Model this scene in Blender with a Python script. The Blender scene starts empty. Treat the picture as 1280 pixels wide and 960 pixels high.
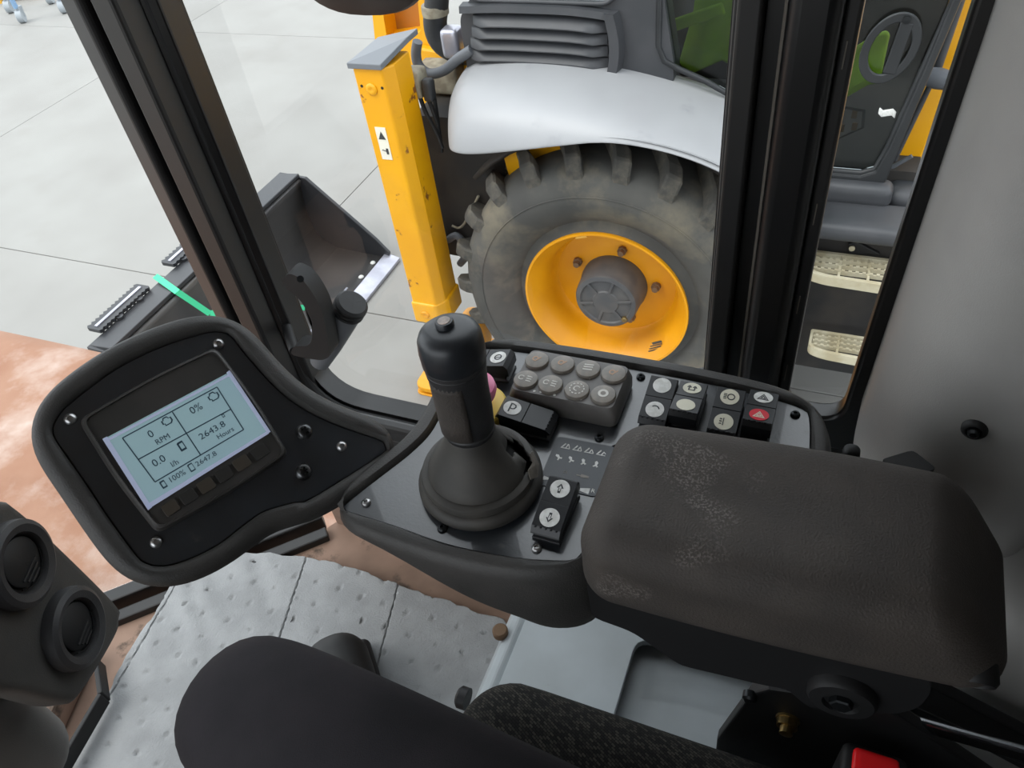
import bpy, bmesh, math, random
from mathutils import Vector, Matrix, noise

random.seed(7)
SC = bpy.context.scene
COL = SC.collection
PI = math.pi

# ------------------------------------------------------------------ camera
F = 967.0
CAM = Vector((0, 0, 2.85))
YAW, PITCH, ROLL = math.radians(28), math.radians(44), math.radians(9)
_f = Vector((-math.sin(YAW) * math.cos(PITCH), math.cos(YAW) * math.cos(PITCH), -math.sin(PITCH)))
_r0 = Vector((math.cos(YAW), math.sin(YAW), 0))
_u0 = _r0.cross(_f)
CR = _r0 * math.cos(ROLL) - _u0 * math.sin(ROLL)
CU = _u0 * math.cos(ROLL) + _r0 * math.sin(ROLL)
CF = _f
cd = bpy.data.cameras.new('camera')
cd.sensor_fit = 'HORIZONTAL'
cd.sensor_width = 36.0
cd.lens = 36.0 * F / 1280.0
cd.clip_start = 0.01
cd.clip_end = 500
co = bpy.data.objects.new('camera', cd)
COL.objects.link(co)
co.matrix_world = Matrix(((CR.x, CU.x, -CF.x, CAM.x), (CR.y, CU.y, -CF.y, CAM.y), (CR.z, CU.z, -CF.z, CAM.z), (0, 0, 0, 1)))
SC.camera = co

# ------------------------------------------------------------------ world, sun, exposure
w = bpy.data.worlds.new('world')
SC.world = w
w.use_nodes = True
bg = w.node_tree.nodes['Background']
bg.inputs[0].default_value = (0.90, 0.95, 1.0, 1)
bg.inputs[1].default_value = 2.0
sd = bpy.data.lights.new('sun', 'SUN')
sd.energy = 1.5
sd.angle = math.radians(35)
sd.color = (1.0, 0.96, 0.9)
so = bpy.data.objects.new('sun_offscreen', sd)
COL.objects.link(so)
so.rotation_euler = Vector((0.45, 0.35, -0.82)).to_track_quat('-Z', 'Y').to_euler()
SC.view_settings.view_transform = 'Standard'
SC.view_settings.look = 'None'
SC.view_settings.gamma = 1.0
SC.view_settings.use_curve_mapping = False
SC.view_settings.exposure = 0.32


# ------------------------------------------------------------------ projection helpers: a pixel's ray met with a real plane
def ray(px, py):
    return (CR * ((px - 640) / F) - CU * ((py - 480) / F) + CF)


def on_plane(px, py, p0, n):
    d = ray(px, py)
    return CAM + d * ((p0 - CAM).dot(n) / d.dot(n))


def at_z(px, py, z):
    d = ray(px, py)
    return CAM + d * ((z - CAM.z) / d.z)


def at_x(px, py, x):
    d = ray(px, py)
    return CAM + d * ((x - CAM.x) / d.x)


def at_y(px, py, y):
    d = ray(px, py)
    return CAM + d * ((y - CAM.y) / d.y)


# ------------------------------------------------------------------ materials
def lin(c):
    return tuple(((x / 255) / 12.92 if x / 255 <= 0.04045 else ((x / 255 + 0.055) / 1.055) ** 2.4) for x in c) + (1,)


def mat(name, c, c2=None, rough=0.5, metal=0.0, spec=0.5, scale=20.0, detail=4.0, lo=0.4, hi=0.6, bump=0.0, bscale=200.0,
        c3=None, s3=8.0, lo3=0.58, hi3=0.66, r3=None, coat=0.0, emit=None, estr=0.0):
    m = bpy.data.materials.new(name)
    m.use_nodes = True
    nt = m.node_tree
    b = nt.nodes['Principled BSDF']
    N = nt.nodes.new
    L = nt.links.new
    tc = N('ShaderNodeTexCoord')
    b.inputs['Roughness'].default_value = rough
    b.inputs['Metallic'].default_value = metal
    b.inputs['Specular IOR Level'].default_value = spec
    b.inputs['Coat Weight'].default_value = coat
    b.inputs['Base Color'].default_value = lin(c)
    col = None
    if c2:
        n = N('ShaderNodeTexNoise')
        n.inputs['Scale'].default_value = scale
        n.inputs['Detail'].default_value = detail
        L(tc.outputs['Object'], n.inputs['Vector'])
        r = N('ShaderNodeValToRGB')
        r.color_ramp.elements[0].position = lo
        r.color_ramp.elements[1].position = hi
        r.color_ramp.elements[0].color = lin(c)
        r.color_ramp.elements[1].color = lin(c2)
        L(n.outputs['Fac'], r.inputs['Fac'])
        col = r.outputs['Color']
    if c3:
        n3 = N('ShaderNodeTexNoise')
        n3.inputs['Scale'].default_value = s3
        n3.inputs['Detail'].default_value = 8
        n3.inputs['Roughness'].default_value = 0.65
        L(tc.outputs['Object'], n3.inputs['Vector'])
        r3n = N('ShaderNodeValToRGB')
        r3n.color_ramp.elements[0].position = lo3
        r3n.color_ramp.elements[1].position = hi3
        L(n3.outputs['Fac'], r3n.inputs['Fac'])
        mx = N('ShaderNodeMix')
        mx.data_type = 'RGBA'
        L(r3n.outputs['Color'], mx.inputs[0])
        if col:
            L(col, mx.inputs[6])
        else:
            mx.inputs[6].default_value = lin(c)
        mx.inputs[7].default_value = lin(c3)
        col = mx.outputs[2]
        if r3 is not None:
            mr = N('ShaderNodeMapRange')
            mr.inputs[3].default_value = rough
            mr.inputs[4].default_value = r3
            L(r3n.outputs['Color'], mr.inputs[0])
            L(mr.outputs[0], b.inputs['Roughness'])
    if col:
        L(col, b.inputs['Base Color'])
    if bump:
        nb = N('ShaderNodeTexNoise')
        nb.inputs['Scale'].default_value = bscale
        nb.inputs['Detail'].default_value = 3
        L(tc.outputs['Object'], nb.inputs['Vector'])
        bm = N('ShaderNodeBump')
        bm.inputs['Strength'].default_value = bump
        bm.inputs['Distance'].default_value = 0.002
        L(nb.outputs['Fac'], bm.inputs['Height'])
        L(bm.outputs['Normal'], b.inputs['Normal'])
    if emit:
        b.inputs['Emission Color'].default_value = lin(emit)
        b.inputs['Emission Strength'].default_value = estr
    return m


def glass(name, tint, ior=1.45, rough=0.0, refl=1.0):
    m = bpy.data.materials.new(name)
    m.use_nodes = True
    nt = m.node_tree
    nt.nodes.clear()
    N = nt.nodes.new
    o = N('ShaderNodeOutputMaterial')
    t = N('ShaderNodeBsdfTransparent')
    t.inputs[0].default_value = lin(tint)
    g = N('ShaderNodeBsdfGlossy')
    g.inputs['Roughness'].default_value = rough
    fr = N('ShaderNodeFresnel')
    fr.inputs[0].default_value = ior
    ml = N('ShaderNodeMath')
    ml.operation = 'MULTIPLY'
    ml.inputs[1].default_value = refl
    mx = N('ShaderNodeMixShader')
    nt.links.new(fr.outputs[0], ml.inputs[0])
    nt.links.new(ml.outputs[0], mx.inputs[0])
    nt.links.new(t.outputs[0], mx.inputs[1])
    nt.links.new(g.outputs[0], mx.inputs[2])
    nt.links.new(mx.outputs[0], o.inputs[0])
    return m


M = {}
M['concrete'] = mat('concrete', (144, 143, 139), (133, 131, 127), rough=0.75, scale=1.3, lo=0.3, hi=0.75, bump=0.15, bscale=60,
                    c3=(130, 127, 122), s3=0.9, lo3=0.55, hi3=0.8)
M['joint'] = mat('joint_filler', (118, 115, 110), rough=0.9)
M['black_paint'] = mat('black_paint', (17, 17, 18), (24, 23, 22), rough=0.32, scale=6, spec=0.5)
M['black_satin'] = mat('black_satin_paint', (24, 23, 23), (31, 30, 29), rough=0.45, scale=8)
M['rubber'] = mat('black_rubber', (16, 16, 17), rough=0.6)
M['seal_line'] = mat('worn_seal_edge', (92, 86, 78), rough=0.6)
M['console'] = mat('console_plastic', (50, 49, 47), (58, 56, 54), rough=0.55, scale=30, bump=0.25, bscale=900)
M['plate'] = mat('black_laminate_plate', (24, 27, 32), (34, 39, 45), rough=0.30, scale=25, lo=0.35, hi=0.7, spec=1.0, coat=0.6, bump=0.05, bscale=500,
                 c3=(60, 58, 55), s3=40, lo3=0.66, hi3=0.75, r3=0.55)
M['switch'] = mat('switch_plastic', (26, 28, 31), rough=0.42)
M['screw_dark'] = mat('dark_screw', (52, 54, 56), rough=0.35, metal=0.8)
M['screw_bright'] = mat('bright_screw', (178, 178, 178), rough=0.3, metal=0.9)
M['screw_mid'] = mat('torx_screw_steel', (112, 114, 116), (60, 60, 60), rough=0.3, metal=0.85, scale=150)
M['white'] = mat('white_print', (225, 225, 222), (205, 205, 200), rough=0.5, scale=200)
M['cream_disc'] = mat('cream_icon_disc', (214, 210, 190), rough=0.5)
M['ink'] = mat('dark_ink', (52, 54, 56), rough=0.6)
M['red_disc'] = mat('red_icon_disc', (205, 30, 48), rough=0.45)
M['grip'] = mat('joystick_rubber', (40, 41, 43), (47, 47, 48), rough=0.45, scale=60, bump=0.2, bscale=1500)
M['grip_cap'] = mat('joystick_cap_plastic', (38, 41, 45), rough=0.38)
M['boot'] = mat('boot_rubber', (56, 54, 51), (70, 67, 62), rough=0.62, scale=40, lo=0.4, hi=0.7)
M['boot_in'] = mat('boot_inside', (30, 30, 30), rough=0.9)
M['boot_torn'] = mat('torn_rubber_edge', (104, 98, 90), (84, 80, 74), rough=0.8, scale=80)
M['worn_sheen'] = mat('worn_button_sheen', (196, 176, 164), (150, 138, 130), rough=0.4, scale=120)  # worn face with the dome's beige reflection put into its colour
M['keypad'] = mat('keypad_plastic', (96, 93, 90), (106, 103, 100), rough=0.42, scale=60)
M['key'] = mat('key_rubber', (118, 114, 108), (140, 132, 122), rough=0.45, scale=150, lo=0.35, hi=0.7)
M['keyprint'] = mat('key_print', (205, 202, 195), rough=0.5)
M['keyprint_o'] = mat('key_print_worn_orange', (176, 140, 112), rough=0.5)
M['yellow_knob'] = mat('yellow_plastic', (226, 196, 84), rough=0.45)
M['pink_knob'] = mat('pink_plastic', (232, 128, 168), rough=0.4)
M['bezel'] = mat('monitor_bezel', (56, 55, 53), (64, 62, 60), rough=0.35, scale=30)
M['softkey'] = mat('soft_key', (46, 45, 43), rough=0.4)
M['softkey_b'] = mat('soft_key_brown', (66, 60, 52), rough=0.4)
M['lcd'] = mat('lcd_backlit', (112, 134, 142), (118, 142, 142), rough=0.25, scale=12, emit=(150, 180, 190), estr=0.34)
M['lcd_edge'] = mat('lcd_light_edge', (170, 180, 205), rough=0.3, emit=(190, 198, 228), estr=0.18)
M['lcd_ink'] = mat('lcd_dark_segment', (52, 74, 88), rough=0.4)
M['armrest'] = mat('armrest_foam', (58, 53, 49), (66, 60, 55), rough=0.72, scale=25, bump=0.35, bscale=700)
M['trim'] = mat('grey_trim_plastic', (148, 146, 143), (156, 154, 150), rough=0.5, scale=8, bump=0.12, bscale=900)
M['greybox'] = mat('grey_metal_box', (176, 183, 186), (166, 172, 174), rough=0.5, scale=9, c3=(140, 124, 104), s3=7, lo3=0.66, hi3=0.76)
M['floor'] = mat('dusty_cab_floor', (122, 100, 86), (150, 124, 108), rough=0.85, scale=6, c3=(92, 78, 68), s3=14)
M['fender_own'] = mat('dusty_orange_fender', (140, 98, 74), (158, 122, 100), rough=0.75, scale=4, lo=0.35, hi=0.7,
                      c3=(180, 160, 148), s3=4.5, lo3=0.47, hi3=0.72, bump=0.1, bscale=80)
M['vent'] = mat('vent_plastic', (40, 40, 42), (48, 47, 47), rough=0.55, scale=20, bump=0.2, bscale=900)
M['dash'] = mat('dash_plastic', (58, 57, 55), (66, 64, 61), rough=0.6, scale=20, bump=0.25, bscale=800)
M['column'] = mat('column_cover_plastic', (98, 97, 94), (88, 87, 84), rough=0.55, scale=10, bump=0.2, bscale=800)
M['trouser'] = mat('black_trouser_cloth', (37, 35, 38), (45, 42, 45), rough=0.9, spec=0.2, scale=14, lo=0.35, hi=0.7, bump=0.3, bscale=900)
M['boot_leather'] = mat('black_boot', (20, 20, 20), rough=0.6)
M['bolt_brass'] = mat('brass_bolt', (150, 128, 84), rough=0.35, metal=0.9)
M['chrome'] = mat('chrome_rail', (170, 172, 176), rough=0.2, metal=1.0)
M['buckle_red'] = mat('red_buckle', (245, 20, 28), rough=0.4, emit=None)
M['web'] = mat('belt_webbing', (22, 22, 23), rough=0.85, bump=0.3, bscale=700)
# the other machine
M['yellow'] = mat('yellow_machine_paint', (234, 168, 1), (228, 160, 1), rough=0.38, scale=3, coat=0.2)
M['yellow_rust'] = mat('yellow_paint_with_rust', (234, 168, 1), (228, 160, 1), rough=0.4, scale=3, c3=(128, 74, 34), s3=9, lo3=0.615, hi3=0.645)
M['rim'] = mat('yellow_rim_paint', (224, 154, 3), (214, 144, 3), rough=0.42, scale=5, c3=(180, 120, 50), s3=4, lo3=0.62, hi3=0.8)
M['tyre'] = mat('dusty_tyre_rubber', (66, 66, 64), (82, 81, 77), rough=0.85, scale=5, lo=0.35, hi=0.7, c3=(112, 105, 90), s3=3.5, lo3=0.5, hi3=0.72, bump=0.4, bscale=60)
M['lug'] = mat('tread_lug_rubber', (62, 61, 58), (80, 78, 73), rough=0.85, scale=7, c3=(114, 107, 92), s3=5, lo3=0.5, hi3=0.75, bump=0.4, bscale=60)
M['hub'] = mat('grey_hub_casting', (70, 71, 73), (84, 82, 80), rough=0.55, scale=12, c3=(104, 86, 62), s3=6, lo3=0.6, hi3=0.75)
M['mud'] = mat('muddy_metal', (112, 88, 66), rough=0.8)
M['silver'] = mat('silver_fender_paint', (146, 147, 149), (153, 154, 156), rough=0.42, scale=2.5, c3=(118, 120, 124), s3=3, lo3=0.56, hi3=0.75)
M['dgrey'] = mat('dark_grey_panel', (54, 56, 59), (62, 63, 66), rough=0.5, scale=6)
M['dgrey2'] = mat('door_frame_grey', (34, 36, 38), (40, 42, 44), rough=0.5, scale=6)
M['deepblack'] = mat('chassis_black', (24, 24, 25), (44, 40, 36), rough=0.7, scale=6)
M['cabin_dark'] = mat('cabin_interior', (44, 42, 40), (58, 54, 50), rough=0.8, scale=4)
M['cream'] = mat('cream_step_plastic', (186, 179, 155), (168, 158, 130), rough=0.6, scale=12)
M['hose'] = mat('grey_hose', (92, 95, 100), rough=0.5)
M['cap_grey'] = mat('cap_grey_plastic', (108, 112, 117), rough=0.5)
M['valve'] = mat('valve_block', (150, 144, 126), (120, 112, 96), rough=0.55, scale=20)
M['reflector'] = mat('red_reflector', (214, 40, 50), rough=0.25)
M['sticker'] = mat('sticker_white', (228, 224, 208), rough=0.5)
M['lime'] = mat('lime_reflection_tint', (134, 176, 34), (156, 190, 50), rough=0.8, scale=7)  # green of a glass reflection, given to solid shapes
M['beige'] = mat('beige_card', (196, 176, 140), rough=0.7)
M['amber'] = mat('amber_window_metal', (176, 112, 30), (120, 86, 40), rough=0.35, scale=4)
M['bucket'] = mat('bucket_black_paint', (36, 38, 42), (50, 50, 52), rough=0.38, scale=3, lo=0.35, hi=0.7)
M['bucket_floor'] = mat('bucket_floor_steel', (92, 90, 88), (70, 69, 70), rough=0.32, scale=2.5, lo=0.35, hi=0.65)
M['steel'] = mat('bright_steel_edge', (196, 196, 208), (168, 168, 178), rough=0.3, metal=0.6, scale=6)
M['green'] = mat('green_strap', (58, 190, 138), rough=0.6)
M['blue'] = mat('blue_painted_tube', (116, 146, 176), rough=0.5)
M['castor'] = mat('castor_grey', (150, 156, 160), rough=0.5)
M['wood'] = mat('pallet_yellow', (206, 158, 56), rough=0.6)
M['glass'] = glass('cab_window_glass', (252, 253, 253), refl=0.10)
M['glass_dark'] = glass('tinted_machine_glass', (205, 210, 210), refl=0.8)
M['lens'] = glass('monitor_cover', (250, 250, 250), refl=0.6)


def mat_foil():
    """seat cloth: black weave with small lighter rectangles woven in"""
    m = mat('seat_woven_cloth', (28, 27, 26), rough=0.9, spec=0.2)
    nt = m.node_tree
    N = nt.nodes.new
    b = nt.nodes['Principled BSDF']
    tc = N('ShaderNodeTexCoord')
    mp = N('ShaderNodeMapping')
    mp.inputs['Rotation'].default_value = (0, 0, 0.5)
    br = N('ShaderNodeTexBrick')
    br.inputs['Scale'].default_value = 110
    br.inputs['Mortar Size'].default_value = 0.03
    br.inputs['Color1'].default_value = lin((30, 29, 28))
    br.inputs['Color2'].default_value = lin((74, 71, 64))
    br.inputs['Mortar'].default_value = lin((16, 16, 16))
    br.inputs['Bias'].default_value = -0.3
    nt.links.new(tc.outputs['Object'], mp.inputs[0])
    nt.links.new(mp.outputs[0], br.inputs[0])
    nt.links.new(br.outputs[0], b.inputs['Base Color'])
    return m


def mat_armrest():
    """foam pad with a worn, scuffed patch towards its front end"""
    m = M['armrest']
    nt = m.node_tree
    N = nt.nodes.new
    L = nt.links.new
    b = nt.nodes['Principled BSDF']
    base = b.inputs['Base Color'].links[0].from_socket
    tc = N('ShaderNodeTexCoord')
    big = N('ShaderNodeTexNoise')
    big.inputs['Scale'].default_value = 14
    big.inputs['Detail'].default_value = 3
    fine = N('ShaderNodeTexNoise')
    fine.inputs['Scale'].default_value = 650
    fine.inputs['Detail'].default_value = 4
    L(tc.outputs['Object'], big.inputs[0])
    L(tc.outputs['Object'], fine.inputs[0])
    vm = N('ShaderNodeVectorMath')
    vm.operation = 'DISTANCE'
    vm.inputs[1].default_value = (-0.045, 0.315, 2.447)
    L(tc.outputs['Object'], vm.inputs[0])
    mr = N('ShaderNodeMapRange')
    mr.inputs[1].default_value = 0.02
    mr.inputs[2].default_value = 0.085
    mr.inputs[3].default_value = 0.26
    mr.inputs[4].default_value = -0.12
    L(vm.outputs['Value'], mr.inputs[0])
    a1 = N('ShaderNodeMath')
    a1.operation = 'ADD'
    L(big.outputs[0], a1.inputs[0])
    L(mr.outputs[0], a1.inputs[1])
    r1 = N('ShaderNodeValToRGB')
    r1.color_ramp.elements[0].position = 0.58
    r1.color_ramp.elements[1].position = 0.66
    e = r1.color_ramp.elements.new(0.73)
    e.color = (1, 1, 1, 1)
    e = r1.color_ramp.elements.new(0.79)
    e.color = (0.0, 0.0, 0.0, 1)
    L(a1.outputs[0], r1.inputs[0])
    r2 = N('ShaderNodeValToRGB')
    r2.color_ramp.elements[0].position = 0.5
    r2.color_ramp.elements[1].position = 0.6
    L(fine.outputs[0], r2.inputs[0])
    mm = N('ShaderNodeMath')
    mm.operation = 'MULTIPLY'
    L(r1.outputs[0], mm.inputs[0])
    L(r2.outputs[0], mm.inputs[1])
    mx = N('ShaderNodeMix')
    mx.data_type = 'RGBA'
    L(mm.outputs[0], mx.inputs[0])
    L(base, mx.inputs[6])
    mx.inputs[7].default_value = lin((106, 100, 95))
    L(mx.outputs[2], b.inputs['Base Color'])


mat_armrest()
M['seat'] = mat_foil()
M['mat'] = mat('absorbent_felt', (156, 158, 159), (145, 147, 148), rough=0.95, spec=0.1, scale=18, bump=0.5, bscale=350)


# ------------------------------------------------------------------ object helpers
def obj(name, bm, m, parent=None, smooth=None, bevel=0.0, seg=2, kind=None):
    bmesh.ops.recalc_face_normals(bm, faces=bm.faces)
    me = bpy.data.meshes.new(name)
    bm.to_mesh(me)
    bm.free()
    return mobj(name, me, m, parent, smooth, bevel, seg, kind)


def mobj(name, me, m, parent=None, smooth=None, bevel=0.0, seg=2, kind=None):
    for x in (m if isinstance(m, (list, tuple)) else [m]):
        me.materials.append(M[x] if isinstance(x, str) else x)
    o = bpy.data.objects.new(name, me)
    COL.objects.link(o)
    if smooth is not None:
        me.shade_smooth()
        me.set_sharp_from_angle(angle=math.radians(smooth))
    if bevel:
        md = o.modifiers.new('bevel', 'BEVEL')
        md.width = bevel
        md.segments = seg
        md.limit_method = 'ANGLE'
        md.angle_limit = math.radians(35)
    if parent:
        link(o, parent)
    if kind:
        o['kind'] = kind
    return o


def wm(o):
    m = o.matrix_basis.copy()
    if o.parent:
        m = wm(o.parent) @ o.matrix_parent_inverse @ m
    return m


def link(o, p):
    o.parent = p
    o.matrix_parent_inverse = wm(p).inverted()
    return o


def thing(name, label, cat, loc=(0, 0, 0), group=None, kind=None):
    o = bpy.data.objects.new(name, None)
    o.empty_display_size = 0.05
    COL.objects.link(o)
    o.location = loc
    if kind:
        o['kind'] = kind
    if label:
        o['label'] = label
        o['category'] = cat
    if group:
        o['group'] = group
    return o


def tag(o, label, cat=None, group=None):
    o['label'] = label
    if cat:
        o['category'] = cat
    if group:
        o['group'] = group
    return o


def clone(o, parent=None, mw=None):
    c = o.copy()
    COL.objects.link(c)
    c.parent = None
    if mw is not None:
        c.matrix_basis = mw
    if parent:
        link(c, parent)
    return c


# ------------------------------------------------------------------ mesh helpers
def B():
    return bmesh.new()


def box(bm, x0, x1, y0, y1, z0, z1, mi=0):
    v = [bm.verts.new(p) for p in ((x0, y0, z0), (x1, y0, z0), (x1, y1, z0), (x0, y1, z0), (x0, y0, z1), (x1, y0, z1), (x1, y1, z1), (x0, y1, z1))]
    for q in ((3, 2, 1, 0), (4, 5, 6, 7), (0, 1, 5, 4), (1, 2, 6, 5), (2, 3, 7, 6), (3, 0, 4, 7)):
        f = bm.faces.new([v[i] for i in q])
        f.material_index = mi
    return v


def axes(n, hint=(0, 0, 1)):
    n = Vector(n).normalized()
    h = Vector(hint)
    if abs(h.normalized().dot(n)) > 0.98:
        h = Vector((1, 0, 0))
    x = h.cross(n).normalized()
    return x, n.cross(x).normalized(), n


def obox(bm, c, ex, ey, ez, hx, hy, hz, mi=0):
    """oriented box: centre, three axes, half sizes"""
    c = Vector(c)
    v = []
    for sz in (-1, 1):
        for sx, sy in ((-1, -1), (1, -1), (1, 1), (-1, 1)):
            v.append(bm.verts.new(c + ex * (hx * sx) + ey * (hy * sy) + ez * (hz * sz)))
    for q in ((3, 2, 1, 0), (4, 5, 6, 7), (0, 1, 5, 4), (1, 2, 6, 5), (2, 3, 7, 6), (3, 0, 4, 7)):
        bm.faces.new([v[i] for i in q]).material_index = mi


def bar(bm, p, q, w, h, hint=(0, 0, 1), mi=0):
    p, q = Vector(p), Vector(q)
    x, y, n = axes(q - p, hint)
    obox(bm, (p + q) / 2, x, y, n, w / 2, h / 2, (q - p).length / 2, mi)


def loft(bm, loops, cap0=True, cap1=True, closed=True, mi=0, mis=None):
    vs = [[bm.verts.new(p) for p in l] for l in loops]
    n = len(vs[0])
    for k in range(len(vs) - 1):
        for i in range(n if closed else n - 1):
            j = (i + 1) % n
            try:
                f = bm.faces.new((vs[k][i], vs[k][j], vs[k + 1][j], vs[k + 1][i]))
                f.material_index = mis[k] if mis else mi
            except ValueError:
                pass
    for cap, l, kk in ((cap0, vs[0], 0), (cap1, vs[-1], -1)):
        if cap and closed:
            es = [bm.edges.get((l[i], l[(i + 1) % n])) for i in range(n)]
            if n <= 4:
                f = bm.faces.new(l)
                f.material_index = mis[kk] if mis else mi
            else:
                r = bmesh.ops.triangle_fill(bm, edges=[e for e in es if e], use_beauty=True)
                for g in r['geom']:
                    if isinstance(g, bmesh.types.BMFace):
                        g.material_index = mis[kk] if mis else mi
    return vs


def circ(c, r, ax, ay, n=24, a0=0.0):
    c = Vector(c)
    return [c + ax * (r * math.cos(a0 + 2 * PI * i / n)) + ay * (r * math.sin(a0 + 2 * PI * i / n)) for i in range(n)]


def lathe(bm, c, n, prof, seg=32, cap0=True, cap1=True, mi=0, mis=None):
    """prof: (radius, height along n)"""
    ax, ay, n = axes(n)
    c = Vector(c)
    return loft(bm, [circ(c + n * h, max(r, 1e-5), ax, ay, seg) for r, h in prof], cap0, cap1, mi=mi, mis=mis)


def cyl(bm, p, q, r, seg=20, r2=None, mi=0):
    p, q = Vector(p), Vector(q)
    d = q - p
    lathe(bm, p, d, [(r, 0), (r if r2 is None else r2, d.length)], seg, mi=mi)


def tube(bm, pts, r, seg=12, mi=0):
    pts = [Vector(p) for p in pts]
    loops = []
    x = None
    for i, p in enumerate(pts):
        d = (pts[min(i + 1, len(pts) - 1)] - pts[max(i - 1, 0)]).normalized()
        if x is None:
            x, y, _ = axes(d)
        else:
            x = (x - d * x.dot(d)).normalized()
            y = d.cross(x)
        rr = r[i] if isinstance(r, (list, tuple)) else r
        loops.append(circ(p, rr, x, y, seg))
    loft(bm, loops, mi=mi)


def spline(pts, n, closed=True):
    """catmull-rom through pts, resampled to n even steps"""
    P = [Vector(p) for p in pts]
    m = len(P)
    out = []
    segs = m if closed else m - 1
    for i in range(segs):
        if closed:
            a, b, c, d = P[i - 1], P[i], P[(i + 1) % m], P[(i + 2) % m]
        else:
            a, b, c, d = P[max(i - 1, 0)], P[i], P[i + 1], P[min(i + 2, m - 1)]
        for k in range(12):
            t = k / 12
            out.append(0.5 * ((2 * b) + (c - a) * t + (2 * a - 5 * b + 4 * c - d) * t * t + (3 * b - a - 3 * c + d) * t ** 3))
    if closed:
        out.append(out[0])
    else:
        out.append(P[-1])
    L = [0]
    for i in range(1, len(out)):
        L.append(L[-1] + (out[i] - out[i - 1]).length)
    res = []
    j = 0
    cnt = n if closed else n - 1
    for k in range(n):
        s = L[-1] * k / cnt
        while j < len(L) - 2 and L[j + 1] < s:
            j += 1
        t = (s - L[j]) / max(L[j + 1] - L[j], 1e-9)
        res.append(out[j].lerp(out[j + 1], min(max(t, 0), 1)))
    return res


def roundpoly(pts, r, k=5):
    """2D/3D polygon with rounded corners"""
    P = [Vector(p) for p in pts]
    out = []
    rs = r if isinstance(r, (list, tuple)) else [r] * len(P)
    for i, p in enumerate(P):
        a, c = P[i - 1], P[(i + 1) % len(P)]
        rr = rs[i]
        if rr <= 0:
            out.append(p)
            continue
        u, v = (a - p), (c - p)
        d = min(rr, u.length * 0.45, v.length * 0.45)
        s, e = p + u.normalized() * d, p + v.normalized() * d
        for j in range(k + 1):
            t = j / k
            out.append(s * ((1 - t) ** 2) + p * (2 * t * (1 - t)) + e * t * t)
    return out


def offs(loop, n, d):
    """offset a closed 3D planar loop outwards by d"""
    n = Vector(n).normalized()
    m = len(loop)
    area = sum(((loop[i] - loop[0]).cross(loop[(i + 1) % m] - loop[0])).dot(n) for i in range(m))
    sg = 1 if area > 0 else -1
    nr = [(loop[(i + 1) % m] - loop[i - 1]).normalized().cross(n) for i in range(m)]
    if m >= 100:
        nr = [sum((nr[(i + j) % m] * (5 - abs(j)) for j in range(-4, 5)), Vector()).normalized() for i in range(m)]
    out = [loop[i] + nr[i] * (d * sg) for i in range(m)]
    if m >= 100 and d > 0.004:
        for _ in range(14):
            out = [(out[i - 1] + out[i] * 2 + out[(i + 1) % m]) / 4 for i in range(m)]
    return out


def plate(bm, outer, n, t, holes=(), mi=0):
    """flat plate from a planar outline with holes; extruded by t along n"""
    n = Vector(n).normalized()
    loops = [[Vector(p) for p in outer]] + [[Vector(p) for p in h] for h in holes]
    for sgn in (0, 1):
        es = []
        for l in loops:
            vs = [bm.verts.new(p + n * (t * sgn)) for p in l]
            for i in range(len(vs)):
                es.append(bm.edges.new((vs[i], vs[(i + 1) % len(vs)])))
        r = bmesh.ops.triangle_fill(bm, edges=es, use_beauty=True, normal=n)
        for g in r['geom']:
            if isinstance(g, bmesh.types.BMFace):
                g.material_index = mi
    for l in loops:
        k = len(l)
        for i in range(k):
            a, b = l[i], l[(i + 1) % k]
            q = [bm.verts.new(p) for p in (a, b, b + n * t, a + n * t)]
            bm.faces.new(q).material_index = mi
    bmesh.ops.remove_doubles(bm, verts=bm.verts, dist=1e-6)


def rbox(bm, c, h, r, n=10, M3=None, fn=None, mi=0):
    """rounded box: centre, half sizes, corner radius"""
    c = Vector(c)
    cache = {}

    def vert(i, j, k):
        if (i, j, k) in cache:
            return cache[(i, j, k)]
        p = [(-1 + 2 * t / n) for t in (i, j, k)]
        # crowd the samples into the rounded rims
        q = []
        for a, hh in zip(p, h):
            inner = max(hh - r, 0.0)
            s = abs(a)
            lim = 0.4
            val = (s / lim) * inner if s < lim else inner + (hh - inner) * ((s - lim) / (1 - lim))
            q.append(math.copysign(val, a))
        inn = Vector([max(-(hh - r), min(hh - r, a)) for a, hh in zip(q, h)])
        d = Vector(q) - inn
        if d.length > 1e-9:
            mxx = max(abs(d.x), abs(d.y), abs(d.z))
            dd = d.normalized()
            # map cube shell to sphere
            out = inn + dd * r
        else:
            out = Vector(q)
        if fn:
            out = fn(out)
        if M3:
            out = M3 @ out
        cache[(i, j, k)] = bm.verts.new(c + out)
        return cache[(i, j, k)]
    for a in range(3):
        for side in (0, n):
            for i in range(n):
                for j in range(n):
                    idx = []
                    for di, dj in ((0, 0), (1, 0), (1, 1), (0, 1)):
                        t = [0, 0, 0]
                        t[a] = side
                        t[(a + 1) % 3] = i + di
                        t[(a + 2) % 3] = j + dj
                        idx.append(vert(*t))
                    try:
                        bm.faces.new(idx).material_index = mi
                    except ValueError:
                        pass


def R3(ex, ey, ez):
    return Matrix((ex, ey, ez)).transposed()


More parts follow.
